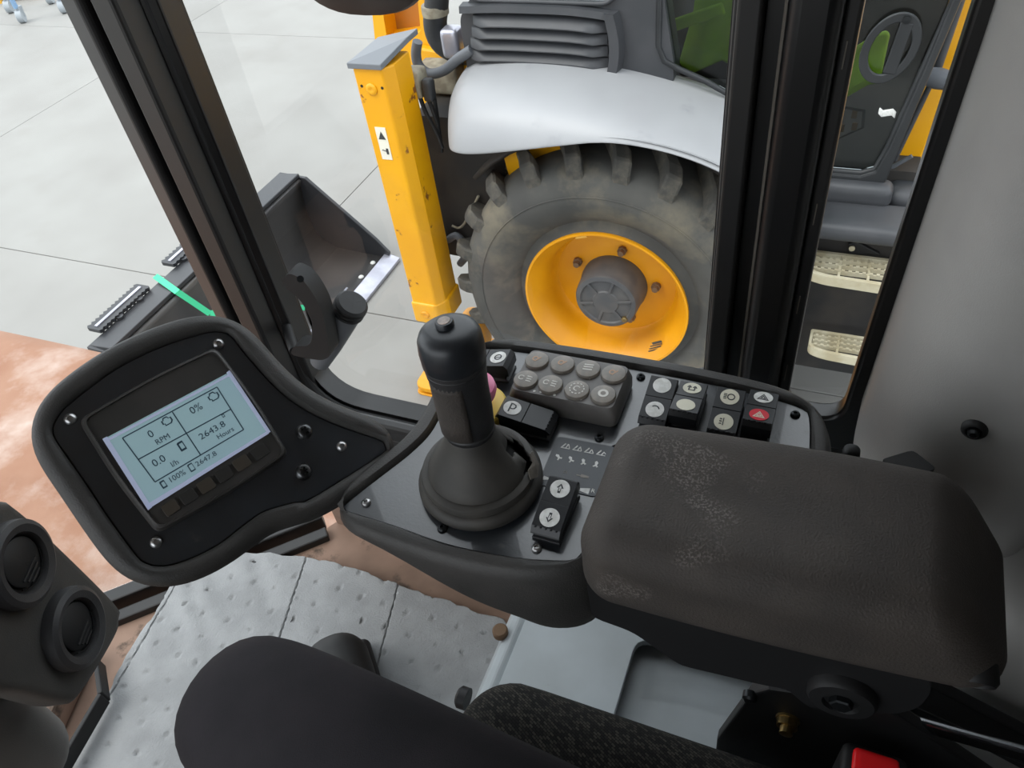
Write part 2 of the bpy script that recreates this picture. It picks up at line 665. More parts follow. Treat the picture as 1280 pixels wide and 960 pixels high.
def text_bm(s, size, origin, ex, ey, thick=0.0002, align='LEFT'):
    """flat lettering as a thin solid mesh in the plane ex, ey"""
    cu = bpy.data.curves.new('lettering', 'FONT')
    cu.body = s
    cu.size = size
    cu.align_x = align
    cu.extrude = thick
    cu.resolution_u = 2
    to = bpy.data.objects.new('lettering', cu)
    COL.objects.link(to)
    bpy.context.view_layer.update()
    me = bpy.data.meshes.new_from_object(to)
    bm = B()
    bm.from_mesh(me)
    ez = ex.cross(ey).normalized()
    mm = R3(ex, ey, ez).to_4x4()
    mm.translation = Vector(origin)
    bmesh.ops.transform(bm, matrix=mm, verts=bm.verts)
    bpy.data.objects.remove(to)
    bpy.data.meshes.remove(me)
    bpy.data.curves.remove(cu)
    return bm


# ================================================================== SETTING
# --- concrete yard: cast slabs with saw-cut joints
g = B()
box(g, -120, 120, -120, 120, -0.3, -0.03)
ground = obj('floor_yard', g, 'joint', kind='structure')
S = 4.0
s = B()
box(s, 0.0035, S - 0.0035, 0.0035, S - 0.0035, -0.12, 0)
sl0 = obj('slab', s, 'concrete', ground, bevel=0.002, seg=1)
first = True
for i in range(-6, 3):
    for j in range(-3, 7):
        mw = Matrix.Translation((-3.3 + i * S, 2.95 + j * S, 0))
        if first:
            sl0.parent = None
            sl0.matrix_basis = mw
            link(sl0, ground)
            first = False
        else:
            clone(sl0, ground, mw)
far = B()
plate(far, [(-119, -119, -0.02), (119, -119, -0.02), (119, 119, -0.02), (-119, 119, -0.02)], (0, 0, 1), 0.01,
      holes=[[(-27.3, -9.05, -0.02), (8.7, -9.05, -0.02), (8.7, 30.95, -0.02), (-27.3, 30.95, -0.02)]])
obj('outer_paving', far, 'concrete', ground)

# --- cab: x runs to the rear, y outwards to the side window, z up
YS = 0.62
cab_floor = B()
plate(cab_floor, [(-1.44, -0.06, 1.66), (-1.04, 0.305, 1.66), (-0.775, 0.57, 1.66), (-0.72, 0.66, 1.66), (0.95, 0.66, 1.66), (0.95, -0.78, 1.66), (-1.44, -0.78, 1.66)], (0, 0, 1), 0.04)
obj('floor', cab_floor, 'floor', kind='structure')
UP_ = Vector((0, 0, 1))
roof = B()
plate(roof, roundpoly([(-1.49, -0.82, 3.25), (1.01, -0.82, 3.25), (1.01, 0.70, 3.25), (-0.78, 0.70, 3.25), (-1.49, 0.0, 3.25)], 0.05, 5), UP_, 0.07)
obj('ceiling', roof, 'trim', smooth=40, kind='structure', bevel=0.01)

# side wall below the windows
w1 = B()
plate(w1, roundpoly([(-0.775, YS, 1.93), (0.95, YS, 1.93), (0.95, YS, 2.18), (-0.10, YS, 2.18), (-0.15, YS, 2.03), (-0.64, YS, 2.03), (-0.775, YS, 2.03)], 0.0), (0, 1, 0), 0.04)
obj('wall_side', w1, 'black_satin', kind='structure')
w1 = B()
plate(w1, [(-0.74, YS, 1.66), (0.95, YS, 1.66), (0.95, YS, 1.932), (-0.74, YS, 1.932)], (0, 1, 0), 0.04)
obj('baseboard_side', w1, 'floor', kind='structure')

ZT = 3.25
w2 = B()
plate(w2, [(0.95, -0.78, 1.66), (0.95, 0.66, 1.66), (0.95, 0.66, ZT), (0.95, -0.78, ZT)], (1, 0, 0), 0.04)
obj('wall_rear', w2, 'trim', kind='structure')  # unseen rear wall, carried to full height to cut light from behind
w2 = B()
plate(w2, [(-1.42, -0.78, 1.66), (0.95, -0.78, 1.66), (0.95, -0.78, ZT), (0.1, -0.78, ZT), (0.0, -0.78, 2.22), (-1.42, -0.78, 2.08)], (0, -1, 0), 0.04)
obj('wall_left', w2, 'black_satin', kind='structure')  # unseen wall, solid towards the rear to shut out light
w2 = B()
plate(w2, [(-1.44, -0.78, 1.66), (-1.44, -0.06, 1.66), (-1.44, -0.06, 1.95), (-1.44, -0.78, 1.95)], (-1, 0, 0), 0.04)
obj('wall_front', w2, 'black_satin', kind='structure')
for i, (x, y) in enumerate(((0.92, -0.76), (0.92, 0.62), (-1.42, -0.76))):
    w2 = B()
    box(w2, x - 0.04, x + 0.04, y - 0.03, y + 0.03, 1.66, ZT)
    obj('trim_%d' % (i + 4), w2, 'black_satin', kind='structure', bevel=0.01)


def offs2(P, d):
    cx, cz = sum(p[0] for p in P) / len(P), sum(p[1] for p in P) / len(P)
    return [(x + math.copysign(d, x - cx), z + math.copysign(d, z - cz)) for x, z in P]


def wframe(bm, outer, inner, r, y, t):
    I = roundpoly([(x, y, z) for x, z in inner], r, 8)
    plate(bm, [(x, y, z) for x, z in outer], (0, 1, 0), t, holes=[I])


# window 1, front pane of the side door: deep black frame, rubber seal, inner lip
W1 = [(-0.640, 2.076), (-0.16, 2.076), (-0.135, 2.240), (-0.092, 2.240), (-0.095, 3.18), (-0.640, 3.18)]
W1R = [0.075, 0.03, 0.02, 0.02, 0.05, 0.05]
win1 = thing('window_1', None, None, (-0.35, YS, 2.0), kind='structure')
f = B()
wframe(f, [(-0.665, 2.02), (-0.14, 2.02), (-0.10, 2.17), (-0.055, 2.17), (-0.055, ZT), (-0.665, ZT)], W1, W1R, YS - 0.015, 0.03)
obj('window_frame', f, 'black_paint', win1, smooth=30, bevel=0.004)
seal = [Vector((x, YS - 0.022, z)) for x, z in [(p.x, p.z) for p in offs(roundpoly([(x, YS, z) for x, z in W1], W1R, 8), (0, 1, 0), 0.008)]]
f = B()
tube(f, seal + [seal[0]], 0.006, 8)
obj('rubber_seal', f, 'rubber', win1, smooth=40)
f = B()
bar(f, (-0.60, YS - 0.035, 2.066), (-0.17, YS - 0.035, 2.066), 0.02, 0.03)
obj('inner_sill', f, 'black_satin', win1, bevel=0.006)
f = B()
plate(f, roundpoly([(x, YS + 0.004, z) for x, z in offs2(W1, 0.01)], W1R, 8), (0, 1, 0), 0.005)
obj('glass_pane', f, 'glass', win1)

# door post between the panes: flat strip, groove, rounded profile
post = thing('trim_1', None, None, (-0.05, YS, 2.2), kind='structure')
for nm, x0, x1, y0, y1, m_, bv in (('post_strip', -0.087, -0.0685, YS - 0.035, YS + 0.02, 'black_satin', 0.003), ('post_groove', -0.0685, -0.055, YS - 0.02, YS + 0.05, 'black_paint', 0.001),
                                   ('post_bead', -0.0555, -0.0525, YS - 0.028, YS + 0.04, 'seal_line', 0.001),
                                   ('post_profile', -0.0525, -0.0155, YS - 0.045, YS + 0.05, 'black_paint', 0.010), ('post_edge', -0.0155, -0.004, YS - 0.03, YS + 0.05, 'black_satin', 0.003)):
    f = B()
    box(f, x0, x1, y0, y1, 1.9, ZT)
    obj(nm, f, m_, post, bevel=bv, seg=3, smooth=40)
for z in (2.29, 2.375, 2.47, 2.60):
    f = B()
    bar(f, (-0.0105, YS - 0.031, z), (-0.0102, YS - 0.031, z + 0.02), 0.0012, 0.001)
    obj('paint_chip', f, 'seal_line', post)

# window 2, narrow rear pane
W2 = [(-0.005, 2.224), (0.050, 2.224), (0.080, 3.15), (-0.008, 3.15)]
win2 = thing('window_2', None, None, (0.03, YS, 2.2), kind='structure')
f = B()
wframe(f, [(-0.016, 2.18), (0.16, 2.18), (0.16, ZT), (-0.016, ZT)], W2, [0.028, 0.028, 0.02, 0.02], YS - 0.01, 0.025)
obj('window_frame', f, 'black_paint', win2, smooth=30, bevel=0.004)
f = B()
plate(f, roundpoly([(x, YS + 0.004, z) for x, z in offs2(W2, 0.006)], 0.028, 8), (0, 1, 0), 0.005)
obj('glass_pane', f, 'glass', win2)

# front corner pillar, folded sheet profile running up to the roof
pil = thing('trim_2', None, None, (-0.7, YS, 1.7), kind='structure')


def prism_z(prof, z0, z1):
    bm = B()
    plate(bm, [(x, y, z0) for x, y in prof], (0, 0, 1), z1 - z0)
    return bm


obj('pillar_face', prism_z([(-0.765, 0.625), (-0.752, 0.588), (-0.712, 0.572), (-0.706, 0.578), (-0.706, 0.63), (-0.765, 0.63)], 1.96, ZT), 'black_satin', pil, bevel=0.003)
obj('pillar_groove', prism_z([(-0.706, 0.585), (-0.684, 0.585), (-0.684, 0.63), (-0.706, 0.63)], 1.96, ZT), 'black_paint', pil)
obj('pillar_channel', prism_z([(-0.684, 0.565), (-0.652, 0.560), (-0.650, 0.566), (-0.650, 0.63), (-0.684, 0.63)], 1.96, ZT), 'black_satin', pil, bevel=0.003)
obj('pillar_return', prism_z([(-0.650, 0.59), (-0.636, 0.60), (-0.636, 0.63), (-0.650, 0.63)], 1.96, ZT), 'black_paint', pil, bevel=0.002)
obj('rubber_seal', prism_z([(-0.777, 0.63), (-0.771, 0.612), (-0.765, 0.62), (-0.765, 0.65), (-0.777, 0.65)], 1.96, ZT), 'rubber', pil)
f = B()
bar(f, (-0.7665, 0.6155, 1.96), (-0.7665, 0.6155, ZT), 0.0025, 0.004)
obj('worn_edge', f, 'seal_line', pil)

# front corner glass set at forty-five degrees, and its bottom rail
ws = thing('window_3', None, None, (-0.9, 0.45, 1.7), kind='structure')
fa, fb = Vector((-0.778, 0.628, 0)), Vector((-1.45, -0.04, 0))
dd = (fb - fa).normalized()
nn = Vector((dd.y, -dd.x, 0))
f = B()
plate(f, [fa + Vector((0, 0, 1.72)), fb + Vector((0, 0, 1.72)), fb + Vector((0, 0, 3.22)), fa + Vector((0, 0, 3.22))], nn, 0.005)
obj('glass_pane', f, 'glass', ws)
f = B()
obox(f, (fa + fb) / 2 + Vector((0.008, -0.008, 1.705)), dd, nn, Vector((0, 0, 1)), (fb - fa).length / 2, 0.014, 0.018)
obj('bottom_rail', f, 'black_paint', ws, bevel=0.003)
f = B()
obox(f, (fa + fb) / 2 + Vector((0.008, -0.008, 3.23)), dd, nn, Vector((0, 0, 1)), (fb - fa).length / 2, 0.02, 0.03)
obj('top_rail', f, 'black_paint', ws, bevel=0.003)
f = B()
obox(f, (fa + fb) / 2 + Vector((0.037, -0.037, 1.705)), dd, nn, Vector((0, 0, 1)), (fb - fa).length / 2, 0.012, 0.010)
obj('sill_step', f, 'black_satin', ws, bevel=0.003)

# rear quarter trim column and the moulded side box under it
tr = thing('trim_3', None, None, (0.2, 0.5, 2.27), kind='structure')
prof = roundpoly([(0.066, 0.63, 0), (0.060, 0.535, 0), (0.094, 0.475, 0), (0.185, 0.455, 0), (0.215, 0.50, 0), (0.22, 0.63, 0)], [0, 0.03, 0.05, 0.04, 0.04, 0], 6)
f = B()
L_ = []
for z, k, dx in ((2.245, 0.97, 0.004), (2.25, 0.99, 0.001), (2.262, 1.0, 0), (2.62, 1.0, 0.010), (ZT, 1.0, 0.02)):
    L_.append([Vector((p.x + dx, 0.63 - (0.63 - p.y) * k, z)) for p in prof])
loft(f, L_)
obj('trim_cover', f, 'trim', tr, smooth=50)
c = at_y(1218, 537, 0.452)
n_ = Vector((-0.15, -1, 0)).normalized()
cc = on_plane(1218, 537, Vector((0.14, 0.4655, 2.4)), n_)
f = B()
lathe(f, cc, n_, [(0.009, -0.01), (0.009, 0.001), (0.0075, 0.003), (0.0055, 0.0035), (0.005, 0.001), (0.001, 0.001)], 24)
o_ = obj('trim_screw', f, 'rubber', tr, smooth=40)
f = B()
lathe(f, cc + n_ * 0.001, n_, [(0.0042, 0), (0.0042, 0.004), (0.0025, 0.0055), (0.0005, 0.0055)], 16)
obj('screw_head', f, 'screw_dark', tr, smooth=40)
f = B()
box(f, 0.20, 0.94, 0.585, 0.625, 2.16, ZT)
obj('side_lining', f, 'trim', tr, bevel=0.006)
f = B()
rbox(f, (0.50, 0.53, 1.96), (0.34, 0.115, 0.27), 0.05, 10)
obj('side_box', f, 'trim', tr, smooth=50)

# ================================================================== OUR OWN MACHINE OUTSIDE
f = B()
L_ = []
fx0, fx1 = -3.3, -0.80
for k in range(15):
    t = k / 14
    x = fx0 + (fx1 - fx0) * t
    zt = 1.53 - 0.05 * (1 - t) - 0.03 * max(0, (t - 0.8) / 0.2) ** 2
    ye = 1.10 - 0.10 * max(0, (t - 0.5) / 0.5) ** 2 - 0.22 * max(0, (t - 0.8) / 0.2) ** 2
    L_.append([Vector((x, y, zz)) for y, zz in ((-0.9, zt - 0.02), (-0.4, zt), (0.2, zt + 0.005), (0.6, zt), (ye - 0.10, zt - 0.01), (ye - 0.04, zt - 0.03), (ye - 0.01, zt - 0.07), (ye, zt - 0.16), (ye - 0.03, zt - 0.17), (ye - 0.05, zt - 0.12), (0.6, zt - 0.06), (-0.4, zt - 0.06), (-0.9, zt - 0.07))])
loft(f, L_)
own = obj('machine_mudguard', f, 'fender_own', smooth=50)
tag(own, 'dusty orange mudguard of the own machine outside the front corner glass', 'mudguard')

# round mirror hanging outside the side window
mir = thing('rear_view_mirror', 'black rounded rear view mirror hanging above the yellow stabilizer leg', 'mirror', (-0.76, 1.15, 2.42))
f = B()
lp = []
for (k, d) in ((0.80, -0.02), (0.97, -0.012), (1.0, 0.0), (0.97, 0.02), (0.85, 0.035)):
    pts = []
    for i in range(40):
        a = 2 * PI * i / 40
        ca, sa = math.cos(a), math.sin(a)
        pts.append(Vector((-0.768 + 0.135 * k * math.copysign(abs(ca) ** 0.8, ca), 1.15 + d, 2.53 + 0.112 * k * math.copysign(abs(sa) ** 0.8, sa))))
    lp.append(pts)
loft(f, lp)
obj('mirror_housing', f, 'black_satin', mir, smooth=50)
f = B()
tube(f, [(-0.768, 1.18, 2.58), (-0.768, 1.2, 2.75), (-0.74, 0.95, 2.9), (-0.72, 0.66, 2.95)], 0.012, 10)
obj('mirror_arm', f, 'black_paint', mir, smooth=40)

# ================================================================== CONTROL CONSOLE
ZC = 2.39
UP = Vector((0, 0, 1))
con = thing('control_console', 'dark grey moulded control console with black switch plate beside the armrest', 'console', (-0.15, 0.36, 2.30))
inner_px = [(427, 633), (450, 613), (480, 590), (512, 565), (536, 541), (551, 514), (563, 486), (577, 462), (592, 443), (606, 435), (640, 437), (720, 448),
            (820, 465), (900, 481), (970, 498), (1003, 509), (1013, 520), (1014, 560), (1010, 615), (985, 640), (900, 640), (820, 640), (765, 650), (738, 668), (729, 690), (718, 700), (690, 701), (640, 697), (560, 681), (490, 657), (436, 640)]
CI = spline([at_z(x, y, ZC) for x, y in inner_px], 150)


def dep(p):
    t = min(max((p.x + 0.31) / 0.2, 0), 1)
    return 0.022 + 0.062 * t


def pull(p, k):
    t = min(max((p.x + 0.33) / 0.2, 0), 1)
    return p + Vector((0.07, 0.012, 0)) * (k * (1 - t))


f = B()
o15 = offs(CI, UP, 0.0155)
o13 = offs(CI, UP, 0.0125)
o09 = offs(CI, UP, 0.009)
o03 = offs(CI, UP, 0.0025)
ob = offs(CI, UP, 0.011)
V_ = lambda l, dz: [p + UP * dz for p in l]
loft(f, [V_(CI, -0.006), V_(CI, 0.0005), V_(o03, 0.0035), V_(o09, 0.004), V_(o13, 0.0015), V_(o15, -0.006),
         [pull(p, 0.5) - UP * (dep(p) * 0.8) for p in o15], [pull(p, 1.0) - UP * dep(p) for p in ob]])
obj('console_housing', f, 'console', con, smooth=45)
f = B()
pin = offs(CI, UP, -0.0012)
plate(f, V_(pin, -0.0055), UP, 0.0045, holes=[circ(at_z(775, 566, ZC) - UP * (0.0055 + 0.0), 0.010, Vector((1, 0, 0)), Vector((0, 1, 0)), 28)])
obj('switch_plate', f, 'plate', con, smooth=30)
PZ = ZC - 0.001

# display pod: one moulding with the console, tilted to face the seat
PN = Vector((0.6248, -0.2398, 0.7431)).normalized()
P0 = at_z(484, 550, ZC)


def pp(x, y, h=0.0):
    return on_plane(x, y, P0 + PN * h, PN)


def crop1(x, y):
    return (30 + x / 2.6667, 370 + y / 2.6667)


pod_px = [crop1(*q) for q in ((92, 440), (108, 402), (150, 355), (300, 243), (450, 168), (590, 122), (650, 115), (692, 130), (740, 190), (850, 310), (960, 388), (1080, 440), (1190, 478), (1208, 500), (1190, 530),
                              (960, 675), (900, 690), (800, 720), (740, 760), (640, 835), (520, 890), (450, 902), (400, 890), (368, 860), (280, 740), (200, 620), (130, 520), (98, 470))]
PI_ = spline([pp(x, y) for x, y in pod_px], 150)
PCEN = pp(235, 560)
shr = lambda l, k: [PCEN + (p - PCEN) * k for p in l]
f = B()
p165 = offs(PI_, PN, 0.0165)
p14 = offs(PI_, PN, 0.0135)
p08 = offs(PI_, PN, 0.008)
p03 = offs(PI_, PN, 0.0025)
pb = offs(PI_, PN, 0.006)
W_ = lambda l, h: [p + PN * h for p in l]
loft(f, [W_(PI_, -0.007), W_(PI_, 0.0), W_(p03, 0.003), W_(p08, 0.0035), W_(p14, 0.001), W_(p165, -0.005), W_(shr(p165, 0.93), -0.014), W_(shr(p165, 0.72), -0.034)])
obj('display_pod', f, 'console', con, smooth=45)
f = B()
plate(f, W_(offs(PI_, PN, -0.001), -0.0065), PN, 0.0045)
obj('pod_plate', f, 'plate', con, smooth=30)


def screw(pos, n, r, parent, bright, seg=20):
    bm = B()
    lathe(bm, pos, n, [(r, 0), (r, r * 0.25), (r * 0.8, r * 0.62), (r * 0.42, r * 0.72), (r * 0.4, r * 0.3), (0.0, r * 0.3)], seg, mis=[0, 0, 0, 0, 0])
    return obj('plate_screw', bm, ['screw_bright' if bright else 'screw_dark'], parent, smooth=50)


for (x, y, b_) in ((458, 629, 1), (553, 661, 0), (671, 686, 1), (749, 548, 0), (994, 519, 0), (801, 472, 0)):
    screw(at_z(x, y, PZ), UP, 0.0038, con, b_)
for (x, y, b_) in ((273, 430, 1), (88, 524, 1), (195, 678, 1), (427, 558, 1)):
    screw(pp(x, y, -0.002), PN, 0.0042, con, b_)
ex_p = (pp(268, 438) - pp(102, 527)).normalized()
ey_p = PN.cross(ex_p)
for (x, y) in ((380, 540), (379, 590)):
    f = B()
    c = pp(x, y, -0.002)
    star = lambda k, h: [c + PN * h + ex_p * ((0.0036 if i % 4 == 0 else 0.0019 if i % 4 == 2 else 0.0027) * k * math.cos(i * PI / 12)) + ey_p * ((0.0036 if i % 4 == 0 else 0.0019 if i % 4 == 2 else 0.0027) * k * math.sin(i * PI / 12)) for i in range(24)]
    loft(f, [circ(c + PN * h, r_, ex_p, ey_p, 24) for r_, h in ((0.0065, 0), (0.0062, 0.002), (0.0052, 0.0042), (0.0040, 0.0049))] + [star(1, 0.0050), star(0.95, 0.0015)])
    obj('torx_screw', f, 'screw_mid', con, smooth=40)


# --- rocker switches (built once around the origin, long side along local x, pressed towards +x)
SL, SW = 0.047, 0.0215


def rocker(name, pos, rot, press, discs, grip=True):
    """discs: list of (side, material, glyph)"""
    root_m = Matrix.Translation(pos) @ Matrix.Rotation(rot, 4, 'Z')
    R_ = root_m.to_3x3()

    def T_(v):
        return root_m @ Vector(v)
    bm = B()
    # collar and tapered stem
    loft(bm, [[T_((sx * SL * a, sy * SW * a2, z)) for sx, sy in ((-.5, -.5), (.5, -.5), (.5, .5), (-.5, .5))] for a, a2, z in ((0.96, 1.0, 0), (0.96, 1.0, 0.002), (0.84, 0.86, 0.003), (0.86, 0.88, 0.012))])
    sw = obj(name, bm, 'switch', con, bevel=0.0006)
    lo, hi = (0.0135, 0.0205) if press > 0 else (0.0205, 0.0135)
    # cap: two facets meeting in a shallow V
    prof = [(-SL / 2, 0.0085), (-SL / 2 + 0.0005, hi - 0.004), (-SL / 2 + 0.004, hi), (-0.0004, 0.0170), (0.0, 0.0162), (0.0004, 0.0170), (SL / 2 - 0.004, lo), (SL / 2 - 0.0005, lo - 0.004), (SL / 2, 0.0085)]
    bm = B()
    plate(bm, [T_((a, -SW / 2, b)) for a, b in prof], R_ @ Vector((0, 1, 0)), SW)
    obj('rocker_cap', bm, 'switch', sw, bevel=0.0008)
    if grip:
        bm = B()
        for k in range(5):
            lathe(bm, T_((SL / 2 - 0.0036, -SW * 0.36 + SW * 0.18 * k, lo - 0.0004)), R_ @ Vector((0.4, 0, 1)), [(0.001, 0), (0.0007, 0.0006), (0.0, 0.0008)], 8)
        obj('grip_dots', bm, 'switch', sw, smooth=40)
    for side, m_, glyph in discs:
        za = hi if side < 0 else lo
        xa = side * SL * 0.245
        zc_ = 0.0170 + (za - 0.0170) * (abs(xa) / (SL / 2 - 0.004))
        slope = (za - 0.0170) / (SL / 2 - 0.004) * side
        nl = (R_ @ Vector((-slope, 0, 1))).normalized()
        exl = (R_ @ Vector((1, 0, slope))).normalized()
        eyl = nl.cross(exl)
        c = T_((xa, 0, zc_))
        bm = B()
        lathe(bm, c, nl, [(0.0072, 0), (0.0072, 0.0004)], 28)
        d = obj('icon_disc', bm, m_, sw)
        if glyph:
            gm = glyph_bm(glyph, c + nl * 0.0004, *((-eyl, exl) if abs(rot) < 0.3 else (exl, eyl)), 0.0072)
            if gm:
                go = obj('icon', gm, 'cream_disc' if m_ == 'red_disc' else 'ink', sw)
    return sw


def poly_on(bm, pts, c, ex, ey, r, t=0.0002):
    n = ex.cross(ey)
    plate(bm, [c + ex * (x * r) + ey * (y * r) for x, y in pts], n, t)


def ring_on(bm, c, ex, ey, r0, r1, t=0.0002, n=24, a0=0, a1=2 * PI):
    N_ = ex.cross(ey)
    if a1 - a0 >= 2 * PI - 1e-6:
        plate(bm, [c + ex * (r1 * math.cos(2 * PI * i / n)) + ey * (r1 * math.sin(2 * PI * i / n)) for i in range(n)], N_, t,
              holes=[[c + ex * (r0 * math.cos(2 * PI * i / n)) + ey * (r0 * math.sin(2 * PI * i / n)) for i in range(n)]])
    else:
        P = [c + ex * (r1 * math.cos(a0 + (a1 - a0) * i / n)) + ey * (r1 * math.sin(a0 + (a1 - a0) * i / n)) for i in range(n + 1)]
        P += [c + ex * (r0 * math.cos(a1 - (a1 - a0) * i / n)) + ey * (r0 * math.sin(a1 - (a1 - a0) * i / n)) for i in range(n + 1)]
        plate(bm, P, N_, t)


def stroke_on(bm, a, b, w_, c, ex, ey, r, t=0.0002):
    a, b = Vector((a[0], a[1])), Vector((b[0], b[1]))
    d = (b - a).normalized()
    q = Vector((-d.y, d.x)) * (w_ / 2)
    poly_on(bm, [a + q, b + q, b - q, a - q], c, ex, ey, r, t)


def glyph_bm(kind, c, ex, ey, r):
    """icons are drawn with local 'up' along -ex (towards the window) for switches"""
    up, rt = -ex, -ey
    n = up.cross(rt)
    if (rt.cross(up)).dot(ex.cross(ey)) < 0:
        rt = -rt
    bm = B()
    if kind in ('up', 'down'):
        s = 1 if kind == 'up' else -1
        poly = [(-.14, -.5), (.14, -.5), (.14, .05), (.36, .05), (0, .55), (-.36, .05), (-.14, .05)]
        inn = [(x * .5, y * .62 + .02) for x, y in poly]
        plate(bm, [c + rt * (x * r) + up * (y * s * r) for x, y in poly], rt.cross(up), 0.0002, holes=[[c + rt * (x * r) + up * (y * s * r) for x, y in inn]])
    elif kind == 'P':
        bm.free()
        return text_bm('p', r * 1.9, c - ey.cross(Vector((0, 0, 1))) * 0 - (rt * 0.45 + up * 0.22) * r, rt, up, 0.0001)
    elif kind in ('tri',):
        def tri(k):
            return [c + rt * (x * r * k) + up * ((y * k - 0.08) * r) for x, y in ((-.62, -.42), (.62, -.42), (0, .66))]
        plate(bm, tri(1.0), rt.cross(up), 0.0002, holes=[tri(0.72)])
        plate(bm, tri(0.5), rt.cross(up), 0.0002, holes=[tri(0.25)])
    elif kind == 'lamp':
        ring_on(bm, c + rt * (r * .15), rt, up, r * .3, r * .42)
        for k in (-.3, -.1, .1, .3):
            stroke_on(bm, (-.65, k), (-.32, k), .09, c, rt, up, r)
    elif kind == 'beam':
        for k in (-.3, 0, .3):
            stroke_on(bm, (-.45, k), (-.2, k), .12, c, rt, up, r)
        stroke_on(bm, (-.05, -.45), (-.05, .45), .1, c, rt, up, r)
    elif kind == 'curve':
        ring_on(bm, c, rt, up, r * .38, r * .5, a0=0.2, a1=2.4)
    elif kind == 'wiper':
        for x in (-.3, .3):
            stroke_on(bm, (x, -.5), (x, .15), .14, c, rt, up, r)
            stroke_on(bm, (x - .2, .05), (x, .4), .12, c, rt, up, r)
            stroke_on(bm, (x + .2, .05), (x, .4), .12, c, rt, up, r)
        stroke_on(bm, (-.3, -.4), (.3, -.4), .12, c, rt, up, r)
    elif kind == 'oval':
        ring_on(bm, c, rt, up, r * .34, r * .48)
        stroke_on(bm, (-.3, -.1), (.35, .05), .12, c, rt, up, r)
    return bm


HZ = 0.014
yrot = -PI / 2  # local +x (pressed end with grip dots) points to -y, at the seat
for px, py, press, ds, lab in (
        (823, 500, 1, [(-1, 'white', None), (1, 'white', 'curve')], 'rocker switch with two white discs, beside the keypad'),
        (861, 499, -1, [(-1, 'cream_disc', 'wiper'), (1, 'cream_disc', None)], 'rocker switch with twin arrow icon on a cream disc'),
        (908, 515, 1, [(-1, 'cream_disc', 'lamp'), (1, 'cream_disc', 'beam')], 'rocker switch with headlamp icons on cream discs'),
        (951, 511, -1, [(-1, 'white', 'tri'), (1, 'red_disc', 'tri')], 'hazard rocker switch with warning triangles on white and red discs'),
        (694, 632, 1, [(-1, 'white', 'up'), (1, 'white', 'down')], 'rocker switch with up and down arrows by the icon plate')):
    p = at_z(px, py, PZ + HZ)
    tag(rocker('rocker_switch', Vector((p.x, p.y, PZ)), yrot, press, ds), lab)
p = at_z(658, 519, PZ + HZ)
tag(rocker('rocker_switch', Vector((p.x, p.y, PZ)), 0, 1, [(-1, 'white', 'P')]), 'parking brake rocker switch with a letter P on a white disc')
p = at_z(608, 450, PZ + HZ)
tag(rocker('rocker_switch', Vector((p.x, p.y, PZ)), 0.06, -1, [(1, 'white', 'oval')], grip=False), 'rocker switch with oval icon half hidden by the joystick')

# --- icon plate
f = B()
IQ = [at_z(x, y, PZ) for x, y in ((697, 546), (771, 560), (745, 622), (672, 606))]
plate(f, roundpoly(IQ, 0.004, 4), UP, 0.0008)
icp = obj('icon_plate', f, mat('icon_plate_grey', (62, 66, 71), rough=0.4), con)
tag(icp, 'grey icon plate printed with white digger symbols and an R')


def iq(u_, v_):
    a = IQ[0].lerp(IQ[1], u_)
    b = IQ[3].lerp(IQ[2], u_)
    return a.lerp(b, v_) + UP * 0.0008


iex = (IQ[1] - IQ[0]).normalized()
iey = UP.cross(iex)
k_ = (IQ[1] - IQ[0]).length
shapes = {'bucket': [(-.5, -.45), (.2, -.5), (.5, .3), (.1, .5), (-.1, -.1)], 'arm': [(-.5, .5), (-.1, .5), (.15, .1), (.5, .1), (.45, -.2), (.2, -.1), (.1, -.5), (-.1, -.45), (-.05, -.1), (-.5, .2)]}
for i in range(4):
    bm = B()
    c = iq(0.2 + 0.2 * i, 0.17)
    r_ = k_ * 0.10
    pts = [(-.8, -.5), (-.1, .6), (.1, -.5)]
    poly_on(bm, [(-.8, -.5), (-.2, .6), (-.05, .45), (-.5, -.4)], c, iex, iey, r_)
    stroke_on(bm, (-.7, -.45), (.75, -.45), .14, c, iex, iey, r_)
    stroke_on(bm, (.1, -.4), (.3 + .1 * (i % 2), .5 - .2 * (i // 2)), .16, c, iex, iey, r_)
    stroke_on(bm, (.35, .5 - .2 * (i // 2)), (.75, -.4 + .3 * (i == 3)), .14, c, iex, iey, r_)
    obj('printed_symbol', bm, 'white', icp)
    bm = B()
    c = iq(0.16 + 0.21 * i, 0.42)
    a = -0.25 * i
    poly_on(bm, [(x * math.cos(a) - y * math.sin(a), x * math.sin(a) + y * math.cos(a)) for x, y in shapes['arm']], c, iex, iey, k_ * 0.115)
    obj('printed_symbol', bm, 'white', icp)
bm = B()
c = iq(0.36, 0.67)
for a, b in (((-.5, -.5), (-.4, .5)), ((.5, -.5), (.4, .5)), ((-.5, .3), (.5, .3)), ((-.5, -.3), (.5, -.3))):
    stroke_on(bm, a, b, .12, c, iex, iey, k_ * 0.055)
obj('printed_symbol', bm, 'key', icp)
bm = B()
c = iq(0.66, 0.68)
poly_on(bm, [(-1, .1), (-.3, .1), (-.3, .35), (1, .2), (1, -.2), (-.3, -.3), (-.3, -.1), (-1, -.1)], c, iex, iey, k_ * 0.10, 0.0002)
obj('printed_symbol', bm, 'key', icp)
bm = B()
poly_on(bm, [(-1, -.08), (1, -.5), (1, .5), (-1, .08)], iq(0.74, 0.93), iex, iey, k_ * 0.115)
obj('printed_wedge', bm, 'white', icp)
bm = B()
poly_on(bm, [(-1, -.6), (1, -.1), (1, .1), (-1, .6)], iq(0.12, 0.86), iex, iey, k_ * 0.07)
obj('printed_wedge', bm, 'white', icp)
obj('printed_letter', text_bm('R', k_ * 0.11, iq(0.885, 0.94), iex, iey, 0.0002), 'white', icp)

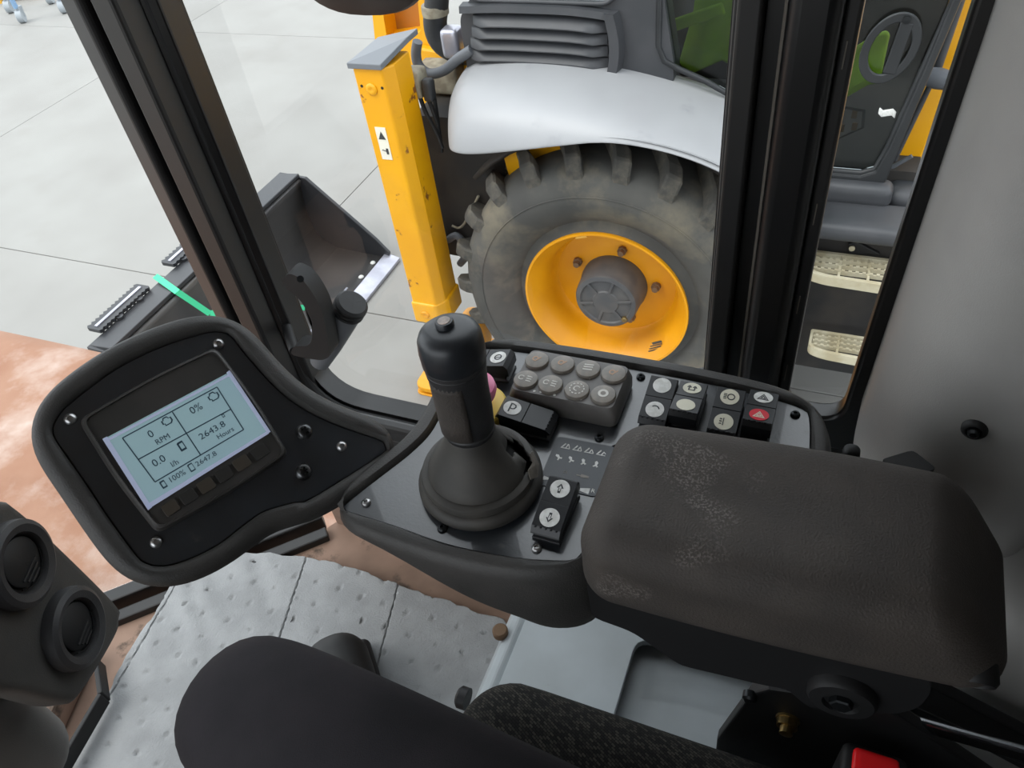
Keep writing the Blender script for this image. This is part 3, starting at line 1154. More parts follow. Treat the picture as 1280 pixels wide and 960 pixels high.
# ================================================================== JOYSTICK
jb = at_z(602, 602, PZ)
jt = at_y(556, 416, jb.y)
jt = Vector((jt.x, jb.y + 0.004, jt.z))
joy = thing('joystick', 'black rubber joystick with thumb button and torn grey boot on the console', 'joystick', jb)
f = B()
SEG = 64
prof = [(0.0455, 0.0), (0.0475, 0.004), (0.0472, 0.008), (0.0445, 0.0115), (0.0425, 0.012), (0.0435, 0.0155), (0.0425, 0.019), (0.0395, 0.0205), (0.0375, 0.0205), (0.0370, 0.0235), (0.034, 0.028),
        (0.0295, 0.034), (0.0245, 0.041), (0.0205, 0.049), (0.018, 0.056), (0.0172, 0.060)]
ax_, ay_, _ = axes(UP)
top_shift = jt - jb
loops = []
for r_, h_ in prof:
    t = max(0.0, (h_ - 0.022) / 0.12)
    cx = jb + UP * h_ + Vector((top_shift.x, top_shift.y, 0)) * t
    loops.append([cx + Vector((math.cos(2 * PI * i / SEG), math.sin(2 * PI * i / SEG), 0)) * (r_ if h_ < 0.03 else r_) for i in range(SEG)])
vs = loft(f, loops, cap0=True, cap1=False)
bmesh.ops.recalc_face_normals(f, faces=f.faces)
# the tear: ragged opening on the side towards the rear
kill = []
for fc in f.faces:
    c = fc.calc_center_median()
    a = math.degrees(math.atan2(c.y - jb.y, c.x - jb.x))
    h_ = c.z - jb.z
    mid = 24 + 10 * math.sin(h_ * 260)
    half = 15 - 7 * abs(h_ - 0.026) / 0.014
    if 0.0125 < h_ < 0.041 and abs(a - mid) < half + 5 * math.sin(h_ * 900):
        kill.append(fc)
bmesh.ops.delete(f, geom=kill, context='FACES')
bt = obj('rubber_boot', f, 'boot', joy, smooth=40)
bt['label'] = 'torn grey rubber boot'
md = bt.modifiers.new('solid', 'SOLIDIFY')
md.thickness = 0.0016
md.offset = -1
f = B()
lathe(f, jb + UP * 0.001, UP, [(0.037, 0), (0.034, 0.014), (0.026, 0.028), (0.018, 0.040), (0.010, 0.05)], 32)
obj('boot_inside', f, 'boot_in', joy, smooth=50)
# loose flap beside the tear
f = B()
fp = []
for a, h_, r_ in ((6, 0.0165, 0.0462), (22, 0.0155, 0.0455), (34, 0.021, 0.0425), (25, 0.026, 0.040), (16, 0.0235, 0.0415), (4, 0.024, 0.040), (-2, 0.020, 0.0432)):
    fp.append(jb + Vector((math.cos(math.radians(a)) * r_, math.sin(math.radians(a)) * r_, h_)))
c0 = sum(fp, Vector()) / len(fp)
vv = [f.verts.new(p) for p in fp]
cv = f.verts.new(c0 + Vector((0.002, 0, 0.0015)))
for i in range(len(vv)):
    f.faces.new((vv[i], vv[(i + 1) % len(vv)], cv))
fo = obj('torn_flap', f, 'boot_torn', joy)
fo.modifiers.new('solid', 'SOLIDIFY').thickness = 0.0012

jd = (jt - (jb + UP * 0.05)).normalized()
j0 = jb + UP * 0.047 + Vector((top_shift.x, top_shift.y, 0)) * 0.2
JL = (jt - j0).length
ex_j = (Vector((1, 0, 0)) - jd * jd.x).normalized()
ey_j = jd.cross(ex_j)


def grip_loops(st):
    out = []
    for t, rx, ry in st:
        out.append([j0 + jd * (JL * t) + ex_j * (rx * math.cos(a)) + ey_j * (ry * math.sin(a)) for a in [2 * PI * i / 40 for i in range(40)]])
    return out


f = B()
loft(f, grip_loops([(0, 0.0161, 0.0161), (0.06, 0.0172, 0.0172), (0.09, 0.0172, 0.0172), (0.1, 0.0179, 0.0179), (0.13, 0.0182, 0.0182), (0.14, 0.0177, 0.0177), (0.15, 0.0182, 0.0185), (0.3, 0.0189, 0.0193), (0.5, 0.0190, 0.0197), (0.66, 0.0199, 0.0204)]))
obj('grip', f, 'grip', joy, smooth=30)
f = B()
loft(f, grip_loops([(0.655, 0.0193, 0.0197), (0.665, 0.0204, 0.0208), (0.7, 0.0207, 0.0211), (0.705, 0.0203, 0.0206), (0.71, 0.0207, 0.0212), (0.74, 0.0210, 0.0214), (0.745, 0.0205, 0.0210)]))
obj('grip_collar', f, 'grip', joy, smooth=30)
f = B()
loft(f, grip_loops([(0.742, 0.0207, 0.0212), (0.75, 0.0214, 0.0219), (0.85, 0.0217, 0.0223), (0.93, 0.0210, 0.0217), (0.97, 0.0192, 0.0198), (0.995, 0.0157, 0.0164), (1.005, 0.0114, 0.0120), (1.008, 0.0046, 0.0046)]))
obj('grip_cap', f, 'grip_cap', joy, smooth=45)
tb = j0 + jd * (JL * 1.004) - ex_j * 0.002 + ey_j * 0.001
f = B()
lathe(f, tb, jd, [(0.0062, -0.002), (0.0062, 0.003), (0.0055, 0.0042), (0.0, 0.0045)], 28)
tbo = obj('thumb_button', f, 'grip_cap', joy, smooth=40)
f = B()
lathe(f, tb + jd * 0.0041, jd, [(0.0044, 0), (0.0040, 0.0006), (0.0, 0.0007)], 24)
obj('button_face', f, 'worn_sheen', joy, smooth=40)
f = B()
pan = []
for t in (0.17, 0.3, 0.45, 0.6, 0.645):
    pan.append([j0 + jd * (JL * t) + ex_j * (0.0198 * math.cos(a)) + ey_j * (0.0203 * math.sin(a)) for a in [math.radians(-150 + 95 * i / 10) for i in range(11)]])
loft(f, pan, closed=False)
po = obj('grip_panel', f, 'armrest', joy, smooth=40)
po.modifiers.new('solid', 'SOLIDIFY').thickness = 0.0008

# emergency / brake knob half hidden behind the joystick
kn = at_z(596, 506, PZ + 0.016)
kn = Vector((kn.x, kn.y, PZ))
knob = thing('push_knob', 'pink push knob on a round yellow base behind the joystick', 'knob', kn)
f = B()
lathe(f, kn, UP, [(0.016, 0), (0.0165, 0.006), (0.0245, 0.009), (0.0245, 0.0155), (0.023, 0.017), (0.011, 0.0175)], 40)
obj('knob_base', f, 'yellow_knob', knob, smooth=35)
f = B()
lathe(f, kn + UP * 0.017, UP, [(0.0085, 0), (0.0085, 0.007), (0.017, 0.011), (0.0185, 0.016), (0.0175, 0.021), (0.012, 0.025), (0.005, 0.0265), (0.0, 0.0268)], 40)
obj('knob_head', f, 'pink_knob', knob, smooth=40)

# ================================================================== KEYPAD
KT = PZ + 0.021
kc = [at_z(x, y, KT) for x, y in ((663, 437), (788, 457), (768, 512), (636, 487))]
kcx = sum(p.x for p in kc) / 4
kcy = sum(p.y for p in kc) / 4
khx = ((kc[1].x - kc[0].x) + (kc[2].x - kc[3].x)) / 4
khy = ((kc[0].y + kc[1].y) - (kc[2].y + kc[3].y)) / 4
kp = thing('keypad', 'grey rubber keypad with eight round buttons on the console', 'keypad', (kcx, kcy, PZ))
f = B()
base_l = [(-1, -1), (1, -1), (1, 1), (-1, 1)]
loft(f, [roundpoly([Vector((kcx + sx * khx * k, kcy + sy * khy * k, z)) for sx, sy in base_l], 0.006, 4) for k, z in ((1.0, PZ), (1.05, PZ + 0.003), (1.05, PZ + 0.012), (1.0, KT - 0.002), (0.975, KT))])
obj('keypad_body', f, 'keypad', kp, smooth=40)
kpos = [(671, 449), (703, 454), (735, 460), (767, 466), (657, 473), (688, 479), (721, 486), (754, 492)]
proto = None
for i, (x, y) in enumerate(kpos):
    c = at_z(x, y, KT + 0.003)
    c.z = KT - 0.001
    if proto is None:
        f = B()
        lathe(f, (0, 0, 0), UP, [(0.0102, 0), (0.0102, 0.0026), (0.0096, 0.0038), (0.007, 0.0044), (0.0, 0.0046)], 32)
        proto = obj('key_button', f, 'key', None, smooth=45)
        proto.matrix_basis = Matrix.Translation(c)
        link(proto, kp)
        kb = proto
    else:
        kb = clone(proto, kp, Matrix.Translation(c))
    t = c + UP * 0.0043
    X, Y = Vector((1, 0, 0)), Vector((0, 1, 0))
    bm = B()
    if i in (4, 5):
        ring_on(bm, t - X * 0.0035, X, Y, 0.0018, 0.0027, 0.0004, a0=0.6, a1=5.6)
        for a in (0, 1, 2):
            stroke_on(bm, (0.1, -.3 + .3 * a), (0.6, -.35 + .3 * a), .12, t, X, Y, 0.0085, 0.0004)
        m_ = 'keyprint'
    elif i == 6:
        for k in range(12):
            a = 2 * PI * k / 12
            ring_on(bm, t, X, Y, 0.0052, 0.0062, 0.0004, n=3, a0=a, a1=a + 0.3)
        ring_on(bm, t, X, Y, 0.0020, 0.0029, 0.0004, n=14, a0=0.5, a1=5.0)
        m_ = 'keyprint'
    elif i == 7:
        ring_on(bm, t, X, Y, 0.0022, 0.0042, 0.0004)
        m_ = 'keyprint'
    elif i == 2:
        for k in (-.3, .05, .35):
            stroke_on(bm, (-.45, k), (.45, k + .1), .14, t, X, Y, 0.0085, 0.0004)
        m_ = 'keyprint'
    else:
        ring_on(bm, t - X * 0.001, X, Y, 0.0016, 0.0028, 0.0004, a0=0.3, a1=4.8)
        stroke_on(bm, (-.1, -.35), (.35, .3), .14, t, X, Y, 0.0085, 0.0004)
        m_ = 'keyprint_o'
    obj('key_print', bm, m_, kb)
for (x, y) in ((668, 489), (676, 490), (685, 492), (693, 494), (726, 499), (752, 504), (737, 473)):
    c = at_z(x, y, KT)
    f = B()
    lathe(f, c, UP, [(0.0011, -0.0005), (0.0011, 0.0004)], 10)
    obj('indicator_dot', f, 'white', kp)

# ================================================================== DISPLAY MONITOR
MQ = [(102, 527), (268, 438), (357, 568), (198, 664)]
mq = [pp(x, y) for x, y in MQ]
mon = thing('display_monitor', 'small backlit monitor showing engine hours in the console pod', 'monitor', sum(mq, Vector()) / 4 - PN * 0.004)
ex_m = ((mq[1] - mq[0]) + (mq[2] - mq[3])).normalized()
ey_m = PN.cross(ex_m)


def mon_outline(k, h, rr=0.006):
    c = sum(mq, Vector()) / 4
    pts = []
    order = [mq[0], mq[1], mq[2], mq[3]]
    P = []
    for i in range(4):
        a, b = order[i], order[(i + 1) % 4]
        P.append(a)
        mid = (a + b) / 2
        P.append(mid + (mid - c).normalized() * 0.0025)
    P = roundpoly(P, [rr, 0.02] * 4, 4)
    return [c + (p - c) * k + PN * h for p in P]


f = B()
loft(f, [mon_outline(1.03, -0.004), mon_outline(1.03, 0.003), mon_outline(1.0, 0.007), mon_outline(0.975, 0.0075), mon_outline(0.965, 0.0055)])
obj('bezel', f, 'bezel', mon, smooth=35)


def mp(x, y, h=0.006):
    return pp(x, y, h)


LQ = [(134, 547), (286, 466), (335, 540), (184, 634)]
f = B()
plate(f, [mp(x, y, 0.0052) for x, y in LQ], PN, 0.0012)
obj('lcd_screen', f, 'lcd', mon)
for (a, b, c, d, m_) in (((128, 549), (134, 546), (190, 634), (185, 638), 'lcd_edge'), ((283, 466), (287, 463), (338, 540), (334, 542), 'lcd_edge'), ((134, 549), (286, 468), (287, 470.5), (136, 551.5), 'lcd_edge'), ((183, 631), (334, 539), (336, 542), (186, 636), 'lcd_edge')):
    f = B()
    plate(f, [mp(*q, 0.0056) for q in (a, b, c, d)], PN, 0.0012)
    obj('light_strip', f, m_, mon)


def crop3(x, y):
    return (100 + x / 4.0, 430 + y / 4.0)


def ltext(s, x, y, hpx, parent):
    o_ = mp(*crop3(x, y), 0.0066)
    wx = 1.16 if s[0] in '0126' and len(s) > 3 and '%' not in s else 1.0
    sz = hpx / 4.0 * ((o_ - CAM).length / F) * 1.38
    return obj('lcd_text', text_bm(s, sz, o_, ex_m * wx, ey_m, 0.0001), 'lcd_ink', parent)


for s_, x, y, h_ in (('0', 350, 472, 36), ('RPM', 385, 506, 26), ('0%', 560, 353, 36), ('2643.8', 605, 480, 30), ('Hours', 692, 478, 24), ('0.0', 372, 617, 36), ('l/h', 462, 617, 26), ('100%', 450, 697, 27), ('2647.8', 585, 614, 24)):
    ltext(s_, x, y, h_, mon)


def lline(a, b, w_=0.0004):
    p, q = mp(*crop3(*a), 0.0066), mp(*crop3(*b), 0.0066)
    bm = B()
    d = (q - p).normalized()
    obox(bm, (p + q) / 2, d, PN.cross(d), PN, (q - p).length / 2, w_, 0.0001)
    return obj('lcd_line', bm, 'lcd_ink', mon)


for a, b in (((212, 470), (685, 215)), ((685, 215), (818, 428)), ((375, 690), (818, 428)), ((212, 470), (375, 690)), ((290, 578), (755, 325)), ((462, 340), (602, 553))):
    lline(a, b)


def licon(pts, scale, x, y, hole=0.6):
    c = mp(*crop3(x, y), 0.0066)
    bm = B()
    P = [c + ex_m * (a * scale) + ey_m * (b * scale) for a, b in pts]
    plate(bm, P, PN, 0.0001, holes=[[c + (p - c) * hole for p in P]] if hole else ())
    return obj('lcd_icon', bm, 'lcd_ink', mon)


eng = [(-.9, -.3), (-.6, -.3), (-.6, -.7), (.5, -.7), (.9, -.3), (.9, .4), (.5, .4), (.3, .8), (-.4, .8), (-.6, .4), (-.9, .4)]
fuel = [(-.7, -.9), (.4, -.9), (.4, .9), (-.5, .9), (-.7, .7)]
licon(eng, 0.0042, 435, 385, 0.75)
licon(eng, 0.0045, 668, 262, 0.75)
licon(fuel, 0.0040, 512, 508, 0.6)
licon(fuel, 0.0032, 420, 700, 0.6)
licon(fuel, 0.0034, 560, 615, 0.7)
licon([(-.5, -.7), (.5, -.7), (.5, .6), (-.5, .6)], 0.0019, 716, 358, 0.6)
# soft keys in the lower bezel
for i in range(6):
    t0, t1 = 0.07 + i * 0.15, 0.07 + i * 0.15 + 0.115
    a0, a1 = Vector((196, 649, 0)).lerp(Vector((344, 556, 0)), t0), Vector((196, 649, 0)).lerp(Vector((344, 556, 0)), t1)
    dn = Vector((9, 12, 0))
    q = [a0 - dn * 0.7, a1 - dn * 0.7, a1 + dn * 0.35, a0 + dn * 0.35]
    f = B()
    plate(f, roundpoly([mp(p.x, p.y, 0.005) for p in q], 0.0015, 3), PN, 0.0022)
    obj('soft_key', f, 'softkey' if i % 2 else 'softkey_b', mon, bevel=0.0005)

# ================================================================== ARMREST
arm = thing('armrest', 'worn brown-black foam armrest pad on a black pivoting bracket', 'armrest', (0.02, 0.31, 2.38))


def arm_fn(p):
    t = (p.x + 0.128) / 0.256
    p = p.copy()
    if p.z > 0:
        p.z -= 0.005 * math.exp(-((p.x + 0.03) / 0.07) ** 2) * (1 - min(abs(p.y) / 0.05, 1))
        p.z *= 1 - 0.06 * max(0, (t - 0.6) / 0.4)
    if p.x > 0:
        p.x -= 0.040 * (p.x / 0.126) * max(0, (p.z + 0.02) / 0.06)
    if p.y > -0.012 and p.x < 0.055:
        p.z = max(p.z, -0.0165)
    p.y *= 0.94 + 0.06 * math.sin(PI * min(max(t, 0), 1))
    p.y += 0.012 * t - 0.004
    return p


f = B()
rbox(f, (0.017, 0.309, 2.413), (0.127, 0.062, 0.040), 0.026, 20, fn=arm_fn)
obj('armrest_pad', f, 'armrest', arm, smooth=60)
f = B()
q = [(728, 700), (905, 770), (1010, 800), (1160, 835), (1165, 865), (1150, 885), (1120, 893), (1010, 885), (985, 862), (955, 857), (905, 845), (850, 832), (790, 790), (740, 772)]
plate(f, roundpoly([at_y(x, y, 0.268) for x, y in q], 0.008, 3), (0, 1, 0), 0.034)
obj('armrest_shell', f, 'rubber', arm, bevel=0.004, seg=2)
pc = at_y(1052, 872, 0.264)
f = B()
lathe(f, pc, (0, -1, 0), [(0.022, -0.01), (0.022, 0.001), (0.020, 0.004), (0.012, 0.005), (0.011, 0.002), (0.0, 0.002)], 36)
obj('pivot_boss', f, 'rubber', arm, smooth=40)
f = B()
lathe(f, pc + Vector((0, -0.002, 0)), (0, -1, 0), [(0.0075, 0), (0.0075, 0.004), (0.0065, 0.005), (0.0, 0.005)], 6)
obj('pivot_bolt', f, 'screw_dark', arm)
f = B()
lathe(f, at_y(1217, 855, 0.262), (0.1, -1, -0.35), [(0.013, -0.012), (0.013, -0.002), (0.011, 0.0008), (0.0095, 0.0008), (0.009, -0.001), (0.0, -0.001)], 28)
obj('end_plug', f, 'rubber', arm, smooth=40)
# hinge behind the pad end
f = B()
rbox(f, at_z(1062, 573, 2.40), (0.006, 0.006, 0.012), 0.005, 6)
obj('hinge_pin', f, 'rubber', arm, smooth=50)
f = B()
hq = [at_z(x, y, 2.40) for x, y in ((1095, 590), (1135, 578), (1165, 602), (1130, 615))]
plate(f, roundpoly(hq, 0.004, 3), UP, 0.014)
obj('hinge_cover', f, 'rubber', arm, bevel=0.002)

# ================================================================== SEAT SUSPENSION SIDE: bracket, bolts, rails, buckle
brk = thing('seat_bracket', 'black steel bracket with bolts under the armrest', 'bracket', (0.09, 0.30, 2.1))
f = B()
q = [(938, 868), (960, 862), (1100, 880), (1290, 1010), (1100, 1040), (890, 985), (896, 925)]
plate(f, [at_y(x, y, 0.31) for x, y in q], (0, 1, 0), 0.012)
obj('bracket_plate', f, 'rubber', brk, bevel=0.002)
bc = at_y(985, 898, 0.31)
f = B()
lathe(f, bc, (0, -1, 0), [(0.010, 0), (0.010, 0.002), (0.0085, 0.002), (0.0085, 0.008), (0.0055, 0.008), (0.0055, 0.014), (0.0, 0.015)], 12)
obj('bracket_bolt', f, 'bolt_brass', brk, smooth=30)
f = B()
lathe(f, at_y(938, 866, 0.312), (0, -1, 0), [(0.006, 0), (0.006, 0.006), (0.004, 0.008), (0.0, 0.008)], 14)
obj('bracket_bolt', f, 'screw_dark', brk, smooth=30)
f = B()
a, b = at_y(1085, 886, 0.33), at_y(1300, 948, 0.30)
bar(f, a, b, 0.006, 0.014)
rl = obj('chrome_rail', f, 'chrome', brk, bevel=0.002)
rl['label'] = 'thin chrome rail'
f = B()
a, b = at_y(1135, 884, 0.36), at_y(1300, 960, 0.34)
bar(f, a, b, 0.002, 0.012)
obj('steel_strip', f, 'screw_dark', brk, bevel=0.001)
f = B()
a, b = at_y(1120, 850, 0.40), at_y(1330, 960, 0.38)
bar(f, a, b, 0.012, 0.055)
blt = obj('seat_belt', f, 'web', None, bevel=0.002)
tag(blt, 'black seat belt webbing running behind the armrest bracket', 'belt')
bk = thing('seat_belt_buckle', 'red release seat belt buckle in a black case at the seat side', 'buckle', at_z(1095, 960, 2.16))
bx = at_z(1093, 965, 2.20)
f = B()
rbox(f, bx - Vector((0, 0, 0.03)), (0.024, 0.018, 0.032), 0.007, 8)
obj('buckle_case', f, 'rubber', bk, smooth=40)
f = B()
rbox(f, bx + Vector((0, 0, 0.001)), (0.0165, 0.013, 0.006), 0.004, 6)
obj('release_button', f, 'buckle_red', bk, smooth=40)

# ================================================================== SEAT
seat = thing('operator_seat', 'black woven cloth seat cushion under the leg', 'seat', (0.05, 0.03, 1.75))
f = B()


def seat_fn(p):
    p = p.copy()
    if p.z > 0:
        p.z += 0.02 * (abs(p.y) / 0.25) ** 3
    return p


rbox(f, (0.065, 0.025, 2.06), (0.31, 0.265, 0.07), 0.06, 16, fn=seat_fn)
obj('seat_cushion', f, 'seat', seat, smooth=60)
f = B()
rbox(f, (0.07, 0.02, 1.93), (0.28, 0.22, 0.09), 0.03, 8)
obj('seat_shell', f, 'rubber', seat, smooth=50)
f = B()
rbox(f, (0.44, 0.02, 2.48), (0.06, 0.25, 0.38), 0.055, 12)
obj('seat_backrest', f, 'seat', seat, smooth=60)  # out of view, added to block light from behind
f = B()
box(f, -0.15, 0.30, -0.17, 0.20, 1.70, 1.86)
obj('seat_pedestal', f, 'black_satin', seat, bevel=0.01)

# grey box between seat and wall, recessed lid
gb = thing('battery_box', 'light grey metal box with a recessed lid beside the seat', 'box', (0.0, 0.44, 1.70))
gx0, gx1, gy0, gy1, gz = -0.292, 0.30, 0.245, 0.61, 1.95
f = B()
rec = roundpoly([(-0.122, 0.30, gz - 0.012), (0.22, 0.30, gz - 0.012), (0.22, 0.45, gz - 0.012), (-0.122, 0.45, gz - 0.012)], 0.02, 5)
plate(f, roundpoly([(gx0 + 0.03, gy0, gz - 0.012), (gx1, gy0, gz - 0.012), (gx1, gy1, gz - 0.012), (gx0 + 0.03, gy1, gz - 0.012)], 0.01, 4), UP, 0.012, holes=[rec])
obj('box_lid', f, 'greybox', gb, bevel=0.004, seg=2)
f = B()
plate(f, offs(rec, UP, 0.004), -UP, 0.012)
for p in f.verts:
    p.co.z -= 0.016
obj('lid_recess', f, 'greybox', gb)
f = B()
loft(f, [[Vector((gx0 + a, y, z)) for a, z in ((0.0, 1.70), (0.0, gz - 0.03), (0.010, gz - 0.006), (0.022, gz - 0.002), (0.034, gz - 0.010), (0.034, 1.70))] for y in (gy0, gy1)])
obj('box_edge', f, 'greybox', gb, bevel=0.003)
f = B()
box(f, gx0 + 0.03, gx1, gy0 + 0.01, gy1, 1.70, gz - 0.028)
obj('box_body', f, 'greybox', gb)
f = B()
c = at_z(625, 788, gz + 0.002)
lathe(f, c - UP * 0.008, UP, [(0.010, 0), (0.010, 0.008), (0.008, 0.010), (0, 0.010)], 20)
obj('lid_bolt', f, 'mud', gb, smooth=40)
f = B()
c = Vector((gx0, 0.30, 1.93))
c = on_plane(581, 873, Vector((gx0, 0.3, 1.93)), Vector((1, 0, 0)))
lathe(f, c, (-1, 0, 0), [(0.013, -0.004), (0.013, 0.006), (0.010, 0.009), (0, 0.009)], 24)
obj('box_knob', f, 'rubber', gb, smooth=40)

# ================================================================== ABSORBENT MAT on the cab floor
out_px = [(268, 697), (330, 697), (385, 701), (440, 714), (520, 742), (600, 770), (640, 800), (640, 1000), (560, 1060), (300, 1080), (60, 1040), (75, 985), (102, 945), (128, 890), (152, 845), (176, 800), (200, 768), (214, 740), (240, 722)]
MO = spline([at_z(x, y, 1.705) for x, y in out_px], 240)
for i in range(len(MO)):
    MO[i].x = min(MO[i].x, -0.290)
    MO[i] = MO[i] + Vector((noise.noise(MO[i] * 40), noise.noise(MO[i] * 40 + Vector((9, 0, 0))), 0)) * 0.004 + Vector((random.uniform(-1, 1), random.uniform(-1, 1), 0)) * 0.0012
f = B()
evs = [f.verts.new(p) for p in MO]
ees = [f.edges.new((evs[i], evs[(i + 1) % len(evs)])) for i in range(len(evs))]
bmesh.ops.triangle_fill(f, edges=ees, use_beauty=True)
# cut by a lattice so that it can take dimples, seams and waves
xs = [p.x for p in MO]
ys = [p.y for p in MO]
st = 0.0042
k = min(xs)
while k < max(xs):
    bmesh.ops.bisect_plane(f, geom=f.verts[:] + f.edges[:] + f.faces[:], plane_co=(k, 0, 0), plane_no=(1, 0, 0))
    k += st
k = min(ys)
while k < max(ys):
    bmesh.ops.bisect_plane(f, geom=f.verts[:] + f.edges[:] + f.faces[:], plane_co=(0, k, 0), plane_no=(0, 1, 0))
    k += st
sa = [(at_z(232, 722, 1.705), at_z(126, 900, 1.705)), (at_z(385, 702, 1.705), at_z(352, 800, 1.705)), (at_z(500, 733, 1.705), at_z(470, 850, 1.705))]
cor = at_z(270, 697, 1.705)
for a, b in sa:
    ab = b - a
    n_ = Vector((-ab.y, ab.x, 0)).normalized()
    for d_ in (-0.0022, 0.0, 0.0022):
        bmesh.ops.bisect_plane(f, geom=f.verts[:] + f.edges[:] + f.faces[:], plane_co=a + n_ * d_, plane_no=n_)
for v in f.verts:
    p = v.co
    z = 0.003 * noise.noise(p * 5) + 0.0004 * noise.noise(p * 40)
    d = (Vector((p.x, p.y, 0)) - Vector((cor.x, cor.y, 0))).length
    z += 0.005 * max(0, 1 - d / 0.22) * (0.5 + 0.5 * math.sin((p.x * 0.6 + p.y) * 110 + 3 * noise.noise(p * 12)))
    j = round(p.y / 0.038)
    i = round((p.x - (0.0225 if j % 2 else 0)) / 0.045)
    random.seed(i * 131 + j * 17)
    dx = p.x - (i * 0.045 + (0.0225 if j % 2 else 0) + random.uniform(-.005, .005))
    dy = p.y - (j * 0.038 + random.uniform(-.004, .004))
    q2 = dx * dx + dy * dy
    if q2 < 0.0034 ** 2:
        z -= 0.0032
    for a, b in sa:
        ab = b - a
        ab.z = 0
        L_ab = ab.length
        ab.normalize()
        n_ = Vector((-ab.y, ab.x, 0))
        if -0.02 < (p - a).dot(ab) < L_ab + 0.05 and abs((p - a).dot(n_)) < 0.0004:
            z -= 0.0040
    v.co.z = 1.716 + z
mato = obj('absorbent_mat', f, 'mat', smooth=60)
md = mato.modifiers.new('solid', 'SOLIDIFY')
md.thickness = 0.004
tag(mato, 'light grey quilted absorbent mat with torn edge on the cab floor', 'mat')

# ================================================================== DASH VENT POD AND COLUMN COVER
dv = thing('dash_vent_pod', 'dark grey dash pod with two round air vents', 'air vent', (-0.68, 0.16, 2.05))
DN = Vector((0.90, 0.42, 0.06)).normalized()
D0 = at_z(87, 784, 2.17)


def dp(x, y, h=0.0):
    return on_plane(x, y, D0 + DN * h, DN)


dq = [(-90, 640), (0, 626), (24, 634), (75, 680), (146, 752), (152, 772), (146, 798), (104, 868), (84, 878), (40, 868), (-90, 830)]
DO = spline([dp(x, y) for x, y in dq], 90)
f = B()
loft(f, [[p - DN * 0.09 for p in offs(DO, DN, -0.02)], [p - DN * 0.03 for p in DO], [p - DN * 0.006 for p in DO], [p - DN * 0.001 for p in offs(DO, DN, -0.004)], offs(DO, DN, -0.010)])
obj('pod_body', f, 'dash', dv, smooth=50)
for (x, y) in ((87, 786), (18, 706)):
    c = dp(x, y)
    f = B()
    lathe(f, c, DN, [(0.042, -0.004), (0.043, 0.004), (0.042, 0.012), (0.037, 0.015), (0.030, 0.013), (0.028, 0.008), (0.0275, 0.002), (0.0, 0.002)], 48)
    v_ = obj('vent_ring', f, 'vent', dv, smooth=35)
    f = B()
    ax, ay, _ = axes(DN)
    lathe(f, c + DN * 0.003 + ax * 0.002, DN, [(0.025, 0), (0.0245, 0.004), (0.023, 0.005), (0.0, 0.0055)], 40)
    obj('vent_shutter', f, 'rubber', v_, smooth=35)
    for k in range(3):
        f = B()
        obox(f, c + DN * 0.0088 - ay * (0.010 + 0.005 * k), ax, ay, DN, 0.014 - 0.003 * k, 0.0009, 0.001)
        obj('vent_slat', f, 'vent', v_)
    f = B()
    ring_on(f, c + DN * 0.0085, ax, ay, 0.0245, 0.0258, 0.0008, n=30, a0=-2.6, a1=-0.4)
    obj('vent_tab', f, 'screw_dark', v_)
cc_ = at_z(-135, 868, 2.20)
f = B()
rbox(f, (cc_.x - 0.005, cc_.y - 0.02, 2.10), (0.065, 0.085, 0.13), 0.05, 12)
cl = obj('column_cover', f, 'column', smooth=60)
tag(cl, 'smooth grey rounded steering column cover below the round vents', 'column cover')
f = B()
box(f, cc_.x - 0.04, cc_.x + 0.03, cc_.y - 0.06, cc_.y + 0.02, 1.70, 2.0)
link(obj('column_stem', f, 'black_satin', None, bevel=0.01), cl)
f = B()
a, b = at_z(130, 800, 1.73), at_z(45, 990, 1.73)
bar(f, a, b, 0.16, 0.05)
m_ = obj('kick_panel', f, 'floor', None, bevel=0.006)
m_.location += Vector((-0.085, -0.045, 0))
tag(m_, 'dusty brown kick panel at the foot of the steering column', 'panel')
f = B()
bar(f, at_z(124, 828, 1.74), at_z(130, 872, 1.74), 0.008, 0.03)
bar(f, at_z(130, 872, 1.74), at_z(70, 975, 1.74), 0.008, 0.03)
t_ = obj('edge_trim', f, 'rubber', None, bevel=0.002)
link(t_, m_)

# ================================================================== GRAB BRACKET AND OUTSIDE HANDLE at the front pillar
gh = thing('window_catch', 'black curved plastic window catch on the front pillar', 'catch', at_y(395, 440, 0.585))


def crop_h(x, y):
    return (340 + x / 4.8, 330 + y / 4.8)


hq = [crop_h(*q) for q in ((62, 95), (95, 62), (130, 66), (185, 100), (240, 170), (290, 265), (320, 370), (335, 470), (345, 545), (320, 570), (270, 575), (130, 548), (118, 520), (140, 495), (205, 492), (232, 470), (240, 420), (228, 350), (190, 250), (130, 180), (80, 140))]
f = B()
plate(f, spline([at_y(x, y, 0.548) for x, y in hq], 90), (0, 1, 0), 0.022, holes=[spline([at_y(*crop_h(*q), 0.548) for q in ((196, 268), (222, 310), (240, 358), (238, 380), (215, 330))], 24)])
obj('catch_body', f, 'rubber', gh, bevel=0.003, smooth=40)
f = B()
cyl(f, at_y(*crop_h(170, 90), 0.544), at_y(*crop_h(170, 90), 0.572), 0.004, 12)
obj('catch_pin', f, 'screw_dark', gh)
hd = thing('grab_handle', 'grey tubular grip with ribbed black end cap beside the window catch', 'handle', at_y(403, 448, 0.60))
for q in ((135, 522),):
    f = B()
    e_ = at_y(*crop_h(*q), 0.562)
    cyl(f, e_, Vector((-0.645, 0.602, e_.z + 0.004)), 0.007, 12)
    obj('catch_mount', f, 'rubber', gh, smooth=40)
a, b = at_y(400, 452, 0.583), at_y(437, 385, 0.592)
dr = (b - a).normalized()
Lh = (b - a).length
f = B()
